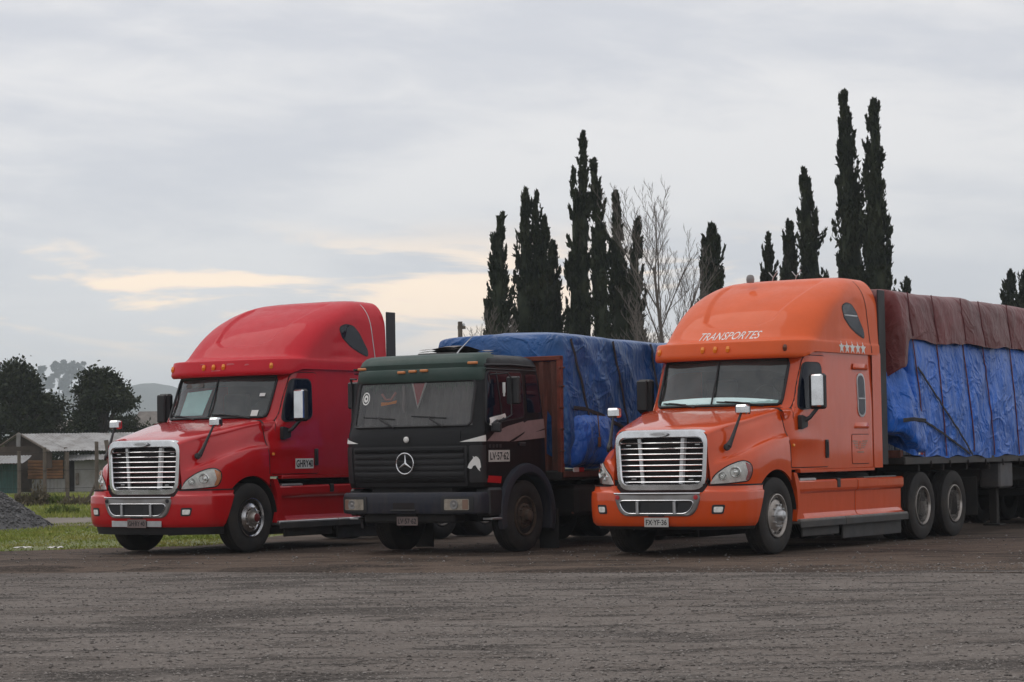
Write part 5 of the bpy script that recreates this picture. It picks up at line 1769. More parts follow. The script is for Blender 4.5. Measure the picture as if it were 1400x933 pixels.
# loose stones lying on the yard
def stones(name, n, fx, fy, smin, smax, zf, m, seed, flat=.55):
    r = np.random.default_rng(seed)
    base = np.array([(1, 0, 0), (-1, 0, 0), (0, 1, 0), (0, -1, 0), (0, 0, 1), (0, 0, -1)], float)
    tri = np.array([(0, 2, 4), (2, 1, 4), (1, 3, 4), (3, 0, 4), (2, 0, 5), (1, 2, 5), (3, 1, 5), (0, 3, 5)])
    V = np.zeros((n, 6, 3)); F = np.zeros((n, 8, 3), int)
    for i in range(n):
        y = fy(r); x = fx(r, y)
        s_ = smin + (smax - smin) * r.random() ** 3.3
        k = base * s_ * r.uniform(.6, 1.3, (6, 1)) * np.array([1, 1, flat])
        a = r.uniform(0, 2 * PI); c, sn = math.cos(a), math.sin(a)
        k = np.stack([k[:, 0] * c - k[:, 1] * sn, k[:, 0] * sn + k[:, 1] * c, k[:, 2]], 1)
        V[i] = k + np.array([x, y, zf(x, y) + s_ * flat * .25])
        F[i] = tri + i * 6
    o = raw_mesh(name, V.reshape(-1, 3), F.reshape(-1, 3), m)
    o['kind'] = 'stuff'
    return o
def stone_mat(name, a, b_, scale=40):
    m, t, b = new_mat(name)
    f = _noise(t, scale, 2, .5)
    t.links.new(_mix(t, _ramp(t, f, .35, .65), a, b_), b.inputs['Base Color'])
    b.inputs['Roughness'].default_value = .9
    return m
M['stone'] = stone_mat('mixed_stone', (.075, .064, .057), (.28, .252, .23), 18)
M['heap'] = stone_mat('heap_stone', (.045, .043, .044), (.17, .165, .165), 6)
tag(stones('gravel', 36000, lambda r, y: r.uniform(-.26, .26) * y, lambda r: 12.5 + 15.5 * r.random() ** 1.15, .005, .023, lambda x, y: .004 + hgt(x, y), M['stone'], 3), 'loose stones scattered over the gravel yard')
tag(stones('gravel', 2600, lambda r, y: r.uniform(-.27, .27) * y, lambda r: r.uniform(27, 36.5), .005, .028, lambda x, y: .0005 - .004, M['stone'], 4), 'loose stones trodden into the brown dirt')

# ------------------------------------------------------------------ grass
def grass_blades(name, n, fx, fy, h0, h1, m, seed, z=-.03):
    r = np.random.default_rng(seed)
    y = fy(r, n); x = fx(r, n, y)
    dens = np.array([nz(a * .35, b * .12, 6.0) + .5 * nz(a * 1.3, b * .5, 2.0) for a, b in zip(x, y)])
    keep = (dens > r.uniform(-.75, .35, n)) & np.array([b > grass_edge(a) - .35 for a, b in zip(x, y)])
    x, y = x[keep], y[keep]; n = len(x)
    h = r.uniform(h0, h1, n) * (1 + .5 * dens[keep]); w = r.uniform(.006, .014, n) * (1 + y / 60)
    a = r.uniform(0, PI, n); lx = r.normal(0, .35, n) * h; ly = r.normal(0, .35, n) * h
    cx, sx = np.cos(a) * w, np.sin(a) * w
    zz = np.full(n, z)
    V = np.stack([np.stack([x - cx, y - sx, zz], 1), np.stack([x + cx, y + sx, zz], 1), np.stack([x + lx, y + ly, zz + h], 1)], 1)
    F = np.arange(n * 3).reshape(-1, 3)
    o = raw_mesh(name, V.reshape(-1, 3), F, m)
    o['kind'] = 'stuff'
    return o
def leaf_mat(name, a, b_, scale=1.0, rough=.7):
    m, t, b = new_mat(name)
    f = _noise(t, scale, 4, .6)
    t.links.new(_mix(t, _ramp(t, f, .32, .68), a, b_), b.inputs['Base Color'])
    b.inputs['Roughness'].default_value = rough
    b.inputs['Specular IOR Level'].default_value = .2
    return m
M['grass'] = leaf_mat('grass_blades', (.150, .220, .025), (.330, .315, .090), .45)
def gx(r, n, y): return -y * .26 + r.uniform(0, 1, n) * (y * .26 + 3.0)
def gy(r, n): return 36.6 + 16 * r.random(n) ** 1.3
tag(grass_blades('grass', 60000, gx, gy, .02, .06, M['grass'], 5), 'short trodden grass along the edge of the yard')
tag(grass_blades('grass', 50000, gx, lambda r, n: 57.5 + 45 * r.random(n) ** 1.4, .05, .14, M['grass'], 6), 'taller green grass in front of the sheds')
# clumps of weeds by the yard edge
M['weed'] = leaf_mat('weed_leaf', (.09, .13, .025), (.17, .20, .05), 2)

# ------------------------------------------------------------------ gravel heap
hc = (-12.25, 50.0)
def heap_h(x, y):
    r = math.hypot((x - hc[0]) / 2.15, (y - hc[1]) / 2.1)
    return max(0.0, 1.28 * (1 - r ** 1.15)) + .05 * nz(x * 1.6, y * 1.6, 3) * max(0, 1.15 - r)
rows = []
for j in range(41):
    rows.append([V3((hc[0] - 3.7 + 7.4 * i / 54, hc[1] - 3.4 + 6.8 * j / 40, heap_h(hc[0] - 3.7 + 7.4 * i / 54, hc[1] - 3.4 + 6.8 * j / 40) - .035)) for i in range(55)])
M['heap_base'] = mat('dark_gravel', (.085, .083, .085), .95, var=.4, vscale=9, bump=.8, bscale=30)
hp_ = MB().grid(rows).build('gravel_pile', M['heap_base'], None, angle=180)
tag(hp_, 'heap of dark grey crushed gravel on the grass beside the earth track', 'gravel pile')
def hx(r, y):
    return hc[0] + 3.4 * math.sqrt(r.random()) * math.cos(r.uniform(0, 2 * PI))
st_ = stones('stones', 14000, lambda r, y: hc[0] + r.normal(0, 1.0), lambda r: hc[1] + r.normal(0, .95), .010, .045, lambda x, y: heap_h(x, y) - .03, M['heap'], 9, .8)
st_.parent = hp_

# ------------------------------------------------------------------ trees
def bark(name, c):
    return mat(name, c, .95, var=.35, vscale=3, bump=.5, bscale=14, stretch=(1, 1, .25))
M['bark'] = bark('grey_bark', (.07, .058, .048))
M['cypress'] = leaf_mat('cypress_leaf', (.012, .020, .012), (.046, .054, .028), 1.6)
M['broadleaf'] = leaf_mat('dark_glossy_leaf', (.010, .017, .009), (.040, .048, .020), 1.6)
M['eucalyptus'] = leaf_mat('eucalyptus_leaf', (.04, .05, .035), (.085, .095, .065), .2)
M['twig'] = mat('bare_twig', (.15, .13, .115), .9, var=.2)
def tufts(cen, size, dirs, r, elong=2.0):
    """small leaf-sprays: one kite-shaped face each, pointing along dirs"""
    n = len(cen)
    d = dirs / np.linalg.norm(dirs, axis=1, keepdims=True)
    q = r.normal(size=(n, 3)); s_ = np.cross(d, q); s_ /= np.linalg.norm(s_, axis=1, keepdims=True) + 1e-9
    L = (size * elong)[:, None]; Wd = size[:, None]
    a = cen - d * L * .45; c = cen + d * L * .55
    b = cen + s_ * Wd * .5; e = cen - s_ * Wd * .5
    V = np.stack([a, b, c, e], 1).reshape(-1, 3)
    return V, np.arange(n * 4).reshape(-1, 4)
def cypress(base, H, plumes, seed, n=5200, label=''):
    """columnar cypress: trunk, and a crown of upright plumes. plumes: (dx, z0, z1, radius)"""
    r = np.random.default_rng(seed)
    root = empty('cypress_tree', base)
    tk_ = MB(); tk_.tube([V3((0, 0, 0)), V3((.03, 0, H * .3)), V3((0, .02, H * .6)), V3((.02, 0, H * .9))], [.22, .17, .10, .03], 8)
    tk_.build('trunk', M['bark'], root)
    VV, FF, off = [], [], 0
    tot = sum((z1 - z0) * rad for _, z0, z1, rad in plumes)
    for dx, z0, z1, rad in plumes:
        def axis(t):
            return dx * (.55 + .45 * t) + .10 * math.sin(t * 5 + seed) + .14 * math.sin(seed * 2.1) * t ** 4
        def env_(t):
            return rad * min(1.35, max(0, (1 - t) / .40) ** .82) * min(1, .6 + t * 3.0)
        # side plumes: upward flames of foliage of uneven length, some standing well out
        npl = int(34 + 26 * (z1 - z0) * rad)
        per = max(20, int(2.3 * n * (z1 - z0) * rad / tot / npl))
        for q in range(npl):
            t = min(.99, r.random() ** .95)
            z = z0 + (z1 - z0) * t
            th = r.uniform(0, 2 * PI)
            e = env_(t)
            rr = e * r.uniform(.25, .80)
            ln = min(r.uniform(.45, 1.25) * (.55 + .6 * (1 - t)) * min(1, .6 + rad), max(.2, (z1 - z) * .9))
            od = np.array([math.cos(th), math.sin(th), 0])
            up_ = np.array([0, 0, 1.0]) + od * (r.uniform(.04, .32) if r.random() < .95 else r.uniform(.35, .6))
            up_ /= np.linalg.norm(up_)
            c0 = np.array([axis(t), 0, z]) + od * rr
            u = r.random(per)
            wd = (.10 + .09 * r.random()) * (1 - u) ** .6 * min(1.2, .5 + rad) * min(1, .30 + 1.9 * (1 - t))
            cen = c0 + up_ * (u * ln)[:, None] + r.normal(0, .6, (per, 3)) * wd[:, None]
            d = up_ + r.normal(0, .32, (per, 3))
            V, F = tufts(cen, r.uniform(.045, .105, per), d, r, 2.9)
            VV.append(V); FF.append(F + off); off += len(V)
        # leader: thin wisp at the tip
        u = r.random(70); tt_ = .90 + .10 * u
        cen = np.stack([[axis(a) for a in tt_], np.zeros(70), z0 + (z1 - z0) * tt_], 1) + r.normal(0, 1, (70, 3)) * (.03 + .07 * (1 - u))[:, None]
        V, F = tufts(cen, r.uniform(.06, .13, 70), np.array([0, 0, 1.]) + r.normal(0, .3, (70, 3)), r, 2.4)
        VV.append(V); FF.append(F + off); off += len(V)
        # dense inner mass
        m_, q_ = 26, 9
        hv = np.zeros((m_, q_, 3))
        for i in range(m_):
            tt = i / (m_ - 1)
            zz = z0 + (z1 - z0) * .96 * tt
            e = .58 * env_(tt)
            for j in range(q_):
                a = 2 * PI * j / q_
                l_ = 1 + .42 * nz(math.cos(a) * 1.4 + seed, math.sin(a) * 1.4 + dx * 3, zz * 1.15) + .2 * nz(i * 1.3, j * 2.1, seed)
                hv[i, j] = (axis(tt) + e * l_ * math.cos(a), e * l_ * math.sin(a), zz)
        hf = np.array([(i * q_ + j, i * q_ + (j + 1) % q_, (i + 1) * q_ + (j + 1) % q_, (i + 1) * q_ + j) for i in range(m_ - 1) for j in range(q_)])
        VV.append(hv.reshape(-1, 3)); FF.append(hf + off); off += m_ * q_
    raw_mesh('crown', np.concatenate(VV), np.concatenate(FF), M['cypress'], root)
    tag(root, label, 'cypress tree', 'row of cypress trees')
    return root
def cyp(px, ptop, pbase_x, Y, rad_px, seed, label, extra=(), n=5200):
    """a cypress standing Y metres off, whose tip shows at (px, ptop) and whose side edge is rad_px out"""
    k = Y / FPX
    top = at(px, ptop, Y)
    # foot: below the tip, allowing for the tilt of the camera
    b = V3((top.x + (pbase_x - px) * k * .35, Y, 0))
    H = top.z
    rad = rad_px * k
    pl = [(0.0, .8, H, rad)] + [(dx * k, .8 if zb is None else zb, at(px + dx, pt, Y).z, rp * k) for dx, pt, rp, zb in extra]
    return cypress(b, H, pl, seed, n, label)
cyp(682, 296, 684, 84, 19, 1, 'lone slim cypress standing leftmost of the row behind the blue tarped load', n=4200)
cyp(719, 261, 722, 86, 20, 2, 'broad cypress with a forked tip behind the black flatbed truck', ((15, 263, 13, None), (26, 300, 20, None)), n=7000)
cyp(751, 335, 752, 88, 22, 3, 'short wide cypress pressed between two taller ones behind the blue load', n=4600)
cyp(791, 184, 790, 85, 11, 4, 'tall thin cypress with a bent tip, highest of the group behind the blue load', ((-14, 233, 10, None),), n=6800)
cyp(815, 222, 819, 83, 13, 5, 'narrow pointed cypress just right of the bent-tipped one', n=5400)
cyp(843, 266, 848, 87, 19, 6, 'cypress half veiled by the branches of the leafless tree', n=4800)
cyp(868, 303, 873, 84, 14, 7, 'slender cypress against the leafless tree, its tip lower than its neighbour', n=3800)
cyp(974, 306, 978, 82, 21, 8, 'stocky cypress rising directly over the orange cab roof', ((8, 322, 15, None), (-10, 330, 12, None)), n=5600)
cyp(1047, 322, 1048, 92, 16, 9, 'small cypress beside the twin-topped gap above the orange roof', n=3000)
cyp(1072, 303, 1073, 90, 20, 10, 'small sharp cypress next to the medium cypress above the orange roof', n=3600)
cyp(1100, 234, 1112, 86, 24, 11, 'medium cypress left of the two giant cypresses', n=5600)
cyp(1155, 127, 1160, 84, 22, 12, 'tallest of all the cypresses, thick and ragged to its tip', n=8000)
cyp(1187, 139, 1206, 83, 22, 13, 'second tallest cypress, thin at the top and leaning beside the tallest', n=7000)
cyp(1243, 384, 1244, 95, 12, 14, 'tip of a low cypress showing just over the maroon tarpaulin', n=2200)
cyp(1377, 374, 1380, 100, 22, 15, 'distant cypress over the far end of the maroon tarpaulin', n=3800)
cyp(1394, 371, 1398, 98, 15, 16, 'distant slim cypress at the edge of the scene beyond the trailer', n=3000)

def bare_tree(base, H, seed, label, spread=.55, lean=0.0, r0=.17, depth=6):
    r = random.Random(seed)
    root = empty('bare_tree', base)
    tr_, br_ = MB(), MB()
    def grow(p, d, L, rad, lev):
        pts = [p]; q = p; dd = d
        nseg = 4
        for k in range(nseg):
            dd = (dd + V3((r.uniform(-.10, .10), r.uniform(-.10, .10), r.uniform(0, .12)))).normalized()
            q = q + dd * (L / nseg); pts.append(q)
        rr = [rad * (1 - .55 * k / nseg) for k in range(nseg + 1)]
        (tr_ if lev == 0 else br_).tube(pts, rr, 7 if lev == 0 else (5 if lev < 2 else 3), cap=False)
        if lev >= depth or L < .12:
            return
        n = {0: 13, 1: 7, 2: 5, 3: 4}.get(lev, 2)
        for k in range(n):
            t = (.22 if lev == 0 else .18) + .80 * (k + r.random() * .7) / n
            t = min(t, 1)
            i = min(int(t * nseg), nseg - 1)
            s0 = pts[i].lerp(pts[i + 1], t * nseg - i)
            a = k * 2.4 + r.uniform(-.5, .5)
            dv = (dd + V3((math.cos(a), math.sin(a) * .8, r.uniform(.15, .5))) * spread * r.uniform(.7, 1.15)).normalized()
            grow(s0, dv, L * r.uniform(.36, .52) * (1.15 - .35 * t), max(.0065, rad * (1 - .5 * t) * .50), lev + 1)
    grow(V3((0, 0, 0)), V3((lean, 0, 1)).normalized(), H * .86, r0, 0)
    tr_.build('trunk', M['twig'], root); br_.build('branches', M['twig'], root)
    tag(root, label, 'bare tree', 'leafless trees')
b0 = at(922, 600, 70); bare_tree((b0.x, 70, 0), 8.3, 12, 'leafless grey tree with fine spreading twigs in front of the cypresses', .64, -.01, .085, 4)
b0 = at(893, 600, 72); bare_tree((b0.x, 72, 0), 4.8, 5, 'smaller leafless tree leaning left of the taller leafless one', .75, -.08, .09, 4)
b0 = at(672, 600, 74); bare_tree((b0.x, 74, 0), 5.2, 8, 'low twiggy leafless bush-like tree behind the cab of the black truck', .8, .05, .05, 4)

# utility pole
up = empty('utility_pole', at(632, 643, 95) * 1.0)
up.location.z = 0
s = MB(); s.tube([V3((0, 0, 0)), V3((0, 0, 7.0))], [.13, .10], 10); s.build('pole', M['timber'], up)
s = MB(); s.box((.06, 0, 6.75), (.34, .12, .12), .01); s.build('crossarm', M['timber'], up)
s = MB(); s.lathe([(.05, 0), (.06, .06), (.03, .12), (.0001, .13)], (.15, 0, 6.81), (0, 0, 1), 10); s.build('insulator', M['satin'], up)
tag(up, 'short dark wooden utility pole over the green cab roof', 'utility pole')

# broad dark trees beyond the sheds
def broad_tree(base, H, Wd, seed, label, n=9000, clumps=26, m='broadleaf', group='dark trees behind the sheds', cat='tree', low=.08, size=(.09, .22), name='leafy_tree'):
    r = np.random.default_rng(seed)
    root = empty(name, base)
    limbs = MB()
    limbs.tube([V3((0, 0, 0)), V3((.1, 0, H * .2)), V3((.05, .1, H * .45))], [Wd * .055, Wd * .045, Wd * .03], 8)
    C_ = []
    for k in range(clumps):
        t = r.random() ** .8
        z = H * (low + .84 * t)
        prof = max(.38, math.sin(min(1, .25 + t * .72) * PI) ** .45)
        a = r.uniform(0, 2 * PI); rr = Wd * .5 * prof * math.sqrt(r.uniform(.08, 1)) * r.choice([.75, 1.0, 1.12])
        c = np.array([rr * math.cos(a), rr * math.sin(a) * .8, z]); s_ = H * r.uniform(.04, .11)
        C_.append((c, s_))
        limbs.tube([V3((.05, 0, min(H * .4, z * .6))), V3((c[0] * .5, c[1] * .5, z * .8)), V3(c)], [Wd * .018, Wd * .011, Wd * .004], 4)
    limbs.build('trunk', M['bark'], root)
    w = np.array([s_ ** 2 for _, s_ in C_]); w /= w.sum()
    VV, FF, off = [], [], 0
    for (c, s_), f in zip(C_, w):
        k = max(30, int(n * f))
        d = r.normal(size=(k, 3)); d /= np.linalg.norm(d, axis=1, keepdims=True)
        rad = s_ * np.cbrt(r.uniform(.08, 1, k)) * (1 + .45 * r.normal(size=k) * .6)
        cen = c + d * rad[:, None] * np.array([1.25, 1.25, .95])
        V, F = tufts(cen, r.uniform(size[0], size[1], k) * H / 8, d + r.normal(0, .6, (k, 3)), r, 1.5)
        VV.append(V); FF.append(F + off); off += len(V)
    raw_mesh('crown', np.concatenate(VV), np.concatenate(FF), M[m], root)
    tag(root, label, cat, group)
    return root
def btree(px, ptop, Y, wpx, seed, label, **k):
    t = at(px, ptop, Y); kk = Y / FPX
    return broad_tree((t.x, Y, 0), t.z, wpx * kk, seed, label, **k)
btree(28, 494, 128, 100, 21, 'dark bushy tree with a high rounded top behind the teal fence sheets', n=19000, clumps=62)
btree(62, 540, 132, 62, 22, 'lower dark tree between the two big dark trees behind the sheds', n=15000, clumps=30)
btree(138, 503, 126, 112, 23, 'widest dark bushy tree, standing behind the long shed roof', n=21000, clumps=66)
btree(172, 556, 124, 66, 24, 'low dark shrubby tree at the end of the shed roof beside the red truck', n=14000, clumps=28)
btree(-18, 520, 130, 70, 25, 'dark leafy tree partly out of the scene at its edge behind the sheds', n=15000, clumps=30)

# ------------------------------------------------------------------ sheds and fence
def wall_panel(mb, x0, x1, z0, z1, y, t=.05):
    mb.box(((x0 + x1) / 2, y, (z0 + z1) / 2), (x1 - x0, t, z1 - z0), .005)
M['zinc'] = mat('weathered_zinc', (.30, .30, .30), .55, .35, var=.15, vscale=1.2, dirt=(.14, .11, .09), dirtamt=.6)
M['teal'] = mat('teal_sheet', (.030, .085, .075), .6, .1, var=.2, vscale=2, dirt=(.05, .06, .05), dirtamt=.5)
M['whitewash'] = mat('grey_whitewash', (.26, .25, .24), .85, var=.15, vscale=1, dirt=(.15, .13, .11), dirtamt=.6)
M['plank'] = mat('orange_brown_plank', (.26, .125, .060), .85, var=.35, vscale=3, dirt=(.10, .06, .04), dirtamt=.6, stretch=(.4, 3, 3))
M['brownboard'] = mat('dark_brown_board', (.075, .056, .045), .9, var=.3, vscale=2)
def corrugated(x0, x1, y0, z0, y1, z1, pitch, amp, n_per=4, taper=0.0):
    nx = int((x1 - x0) / pitch * n_per)
    mb = MB()
    rows = []
    nrm = V3((0, -(z1 - z0), (y1 - y0))).normalized()
    for v in (0, .33, .66, 1):
        rows.append([V3((x0 + (x1 - x0) * i / nx + taper * v, y0 + (y1 - y0) * v, z0 + (z1 - z0) * v)) + nrm * (amp * math.sin(2 * PI * i / n_per) - .04 * math.sin(v * PI)) for i in range(nx + 1)])
    return mb.grid(rows)
SY = 108.0
def sx_(px): return at(px, 640, SY).x
def sz_(py, px=90): return at(px, py, SY).z
sh = empty('shed', (sx_(90), SY, 0))
ox = sx_(90)
L0, L1 = sx_(-40) - ox, sx_(176) - ox
# main gabled roof: the long slope faces the yard
rr0, rr1 = sx_(18) - ox, sx_(172) - ox
ridge_z, eave_z = sz_(592), sz_(617)
nsh = 6
Pr, Pe, Dv = V3((rr0, 1.3, ridge_z)), V3((sx_(74) - ox, -1.1, eave_z)), V3((rr1 - rr0, 2.2, 0))
for k in range(nsh):
    mb = MB(); rows = []
    for v in (0, .25, .5, .75, 1):
        row = []
        for i_ in range(29):
            u = (k + i_ / 28 * 1.02) / nsh
            q_ = Pr + Dv * u + (Pe - Pr) * v
            row.append(q_ + V3((0, 0, .018 * math.sin(i_ / 28 * 1.02 * 2 * PI * 7) + (.015 if k % 2 else 0) - .05 * math.sin(v * PI))))
        rows.append(row)
    mb.grid(rows); mb.build('roof_sheet', M['zinc'], sh)
Pl = V3((sx_(-14) - ox, 1.6, sz_(611)))
for k in range(11):                                        # boards of the gable end under the sloping verge
    xa = sx_(-4) - ox + k * .255; xb = xa + .235
    def top_(x):
        return Pl.lerp(Pr, (x - Pl.x) / (Pr.x - Pl.x)) if x < Pr.x else Pr.lerp(Pe, (x - Pr.x) / (Pe.x - Pr.x))
    a_, b_ = top_(xa), top_(xb); zb_ = sz_(640)
    if b_.z - .06 < zb_: continue
    mb = MB(); mb.prism([(xa, zb_), (xb, zb_), (xb, b_.z - .05), (xa, a_.z - .05)], lambda u, v: (u, a_.y + .06 + .01 * (k % 2), v), (0, .03, 0))
    mb.build('gable_board', M['brownboard'], sh, smooth=False)
mb = MB(); mb.tube([Pl + V3((0, -.1, 0)), Pr + V3((0, -.08, .02)), Pe + V3((0, -.05, 0))], .055, 6); mb.build('verge', M['timber'], sh)
mb = MB(); mb.add([Pl, Pr, Pr + V3((.2, 4, 0)), Pl + V3((.2, 4, 0))], [(0, 1, 2, 3)]); mb.build('side_roof', M['zinc'], sh, smooth=False)
w = MB(); wall_panel(w, L0, sx_(70) - ox, 0, eave_z + .25, .25); w.build('back_wall', M['brownboard'], sh)
w = MB(); w.box((sx_(20) - ox, .9, 1.4), (.20, .14, 2.8), .01); w.build('corner_post', M['whitewash'], sh)
# orange-brown plank wall with pale sheet below
for k in range(6):
    z = sz_(654) + .06 + k * .148
    w = MB(); w.box(((sx_(40) + sx_(88)) / 2 - ox + .02 * (k % 2), -.35, z), (sx_(88) - sx_(40), .04, .125), .006); w.build('plank', M['plank'], sh)
w = MB(); wall_panel(w, sx_(40) - ox, sx_(88) - ox, 0, sz_(629), -.25, .03); w.build('plank_backing', M['brownboard'], sh)
w = corrugated(sx_(46) - ox, sx_(91) - ox, -.45, 0, -.44, sz_(655), .17, .02); w.build('pale_sheet', M['whitewash'], sh)
# dark doorway and white room
w = MB(); wall_panel(w, sx_(91) - ox, sx_(104) - ox, 0, sz_(628), -.1, .04); w.build('doorway', M['seam'], sh)
w = MB(); w.box((sx_(91.5) - ox, -.3, 1.05), (.14, .14, 2.1), .01); w.build('door_post', M['timber'], sh)
w = MB(); wall_panel(w, sx_(104) - ox, sx_(176) - ox, 0, sz_(628), -.35, .10); w.build('white_wall', M['whitewash'], sh)
w = MB(); w.box((sx_(108) - ox, -.44, sz_(655)), (.16, .05, .55), .01); w.build('meter_box', M['timber'], sh)
for k in range(3):
    a, b = sx_(94 + k * 28) - ox, sx_(94 + (k + 1) * 28) - ox
    corrugated(a, b + .03, -1.0, sz_(629) - .03 + .02 * (k % 2), -.2, sz_(622), .15, .014).build('porch_sheet', M['zinc'], sh)
tag(sh, 'low wooden shed with grey corrugated roof, plank wall and whitewashed room', 'shed')
# lean-to of teal sheets
ln = empty('lean_to', (sx_(10), SY - 2.2, 0)); lo_ = sx_(10)
for k in range(9):
    a = sx_(-30 + k * 7.8) - lo_; b = sx_(-30 + (k + 1) * 7.8) - lo_
    m_ = MB()
    q = corrugated(a, b - .01, -.02 * (k % 2), 0, -.02 * (k % 2) + .01, sz_(633) - .02 * (k % 3), .135, .018); q.build('teal_sheet', M['teal'], ln)
for k in range(4):
    a = sx_(-34 + k * 20.5) - lo_; b = sx_(-34 + (k + 1) * 20.5) - lo_
    corrugated(a, b + .02, -.75, sz_(633) + .02, 1.4, sz_(622), .15, .014).build('roof_sheet', M['zinc'], ln)
tag(ln, 'lean-to walled with teal corrugated sheets under a zinc roof', 'shed')
# fence posts
FY = 76.0
def fpost(px, ptop, Y, lab, w=.12, tilt=0.0):
    t = at(px, ptop, Y)
    o = MB(); o.tube([V3((0, 0, -.05)), V3((tilt * .5, 0, t.z * .5)), V3((tilt, 0, t.z))], [w * .55, w * .52, w * .48], 8)
    o = o.build('fence_post', M['timber'], None, loc=(t.x - tilt, Y, 0))
    tag(o, lab, 'fence post', 'fence posts before the sheds')
    return o
fpost(26, 617, FY + 1, 'grey fence post in front of the teal sheets')
fpost(61, 612, FY, 'grey fence post in front of the orange-brown planks')
fpost(92, 618, FY + .5, 'grey fence post before the dark doorway')
fpost(132, 604, FY - .5, 'dark straight fence post nearest the red truck bonnet', .13)
fpost(145, 602, FY - 1, 'leaning fence post half hidden behind the red truck bumper', .15, -.32)
pr_ = MB(); a = at(118, 684, FY - .4); b = at(131, 660, FY - .4)
pr_.tube([V3((0, 0, 0)), V3((b.x - a.x, .1, b.z + .02))], [.05, .045], 6)
tag(pr_.build('fence_brace', M['timber'], None, loc=(a.x, FY - .4, 0)), 'slanting timber brace propping the straight fence post', 'brace')
for zz, lb in ((.55, 'lowest'), (1.15, 'middle'), (1.75, 'topmost')):
    ws = MB(); ws.tube([V3((at(-20, 600, FY).x, FY, zz)), V3((at(60, 600, FY).x, FY - .1, zz - .03)), V3((at(133, 600, FY).x, FY - .5, zz))], .006, 4)
    tag(ws.build('fence_wire', M['seam'], None), f'{lb} thin wire strung along the fence posts', 'wire')
# scrub at the foot of the fence
def bush(px, Y, h, w, seed, lab, m='weed', n=700):
    r = np.random.default_rng(seed); t = at(px, 660, Y)
    d = r.normal(size=(n, 3)); d[:, 2] = np.abs(d[:, 2]); d /= np.linalg.norm(d, axis=1, keepdims=True)
    c = d * np.cbrt(r.uniform(.1, 1, n))[:, None] * np.array([w / 2, w / 2, h]) * (1 + .25 * r.normal(size=(n, 1)))
    c[:, 2] = np.abs(c[:, 2])
    V, F = tufts(c, r.uniform(.03, .09, n), d + r.normal(0, .5, (n, 3)) + np.array([0, 0, .8]), r, 2.2)
    root = empty('bush', (t.x, Y, -.03))
    st = MB()
    for k in range(5):
        a = r.uniform(0, 2 * PI); st.tube([V3((0, 0, 0)), V3((math.cos(a) * w * .3, math.sin(a) * w * .3, h * .75))], [.02, .006], 4)
    st.build('stems', M['timber'], root); raw_mesh('foliage', V, F, M[m], root)
    tag(root, lab, 'bush', 'scrub around the grass')
M['dry'] = leaf_mat('dry_brush', (.10, .085, .055), (.19, .155, .105), 2)
bush(54, FY - 1, .6, .6, 31, 'dry brown bush beside the fence before the planks', 'dry')
bush(30, FY - 1, .35, .7, 32, 'low dry bush before the teal sheets', 'dry')
bush(108, FY - 1.2, .25, 1.2, 33, 'spreading brown scrub before the whitewashed wall', 'dry')
bush(78, FY - .6, .28, .7, 34, 'small green bush under the plank wall', 'weed')
bush(86, 62, .20, .8, 35, 'green tuft standing in the middle of the grass', 'weed', 900)
# pale litter by the yard edge
for px, py, s_, lb in ((31, 751, .09, 'pale crumpled litter on the grass edge at the far corner of the yard'), (76, 751, .08, 'second scrap of pale litter lying on the grass edge')):
    d = _fw + _rt * ((px - 700) / FPX) - _up * ((py - 466.5) / FPX); t = -CAM_H / d.z
    p = V3((0, 0, CAM_H)) + d * t
    mb = MB(); mb.grid([[V3((u * s_ * 1.6, v * s_, .02 + .03 * nz(u * 3 + px, v * 3))) for u in np.linspace(-1, 1, 8)] for v in np.linspace(-1, 1, 6)])
    tag(mb.build('litter', M['white_vinyl'], None, loc=(p.x, p.y, .01)), lb, 'litter', 'pale litter')

# ------------------------------------------------------------------ far houses, wooded ridge, hills
def house(px, ptop, Y, wpx, wallh, label, roofm, seed):
    t = at(px, ptop, Y); k = Y / FPX; w = wpx * k; H = t.z
    h = empty('house', (t.x, Y, 0))
    wl_ = MB(); wl_.box((0, 2, wallh / 2), (w, 4, wallh), .02); wl_.build('wall', M['white_house'], h)
    rf = MB(); rf.add([V3((-w * .56, -.5, wallh)), V3((w * .56, -.5, wallh)), V3((w * .45, 2, H)), V3((-w * .35, 2, H)), V3((-w * .56, 4.5, wallh)), V3((w * .56, 4.5, wallh))],
                      [(0, 1, 2, 3), (5, 4, 3, 2), (4, 0, 3), (1, 5, 2)]); rf.build('roof', roofm, h, smooth=False)
    for dx in (-.22, .2):
        wd = MB(); wd.box((w * dx, -.01, wallh * .55), (.9, .05, .9), .01); wd.build('window', M['seam'], h)
    tag(h, label, 'house')
M['white_house'] = mat('white_render', (.70, .69, .67), .8, var=.06, vscale=1)
M['grey_roof'] = mat('grey_brown_roof', (.16, .14, .125), .8, var=.3, vscale=1.5)
house(203, 562, 215, 50, 4.4, 'white house with grey-brown hipped roof far behind the red truck cab', M['grey_roof'], 1)
house(84, 574, 240, 30, 4.6, 'white house glimpsed between the dark trees', M['grey_roof'], 2)

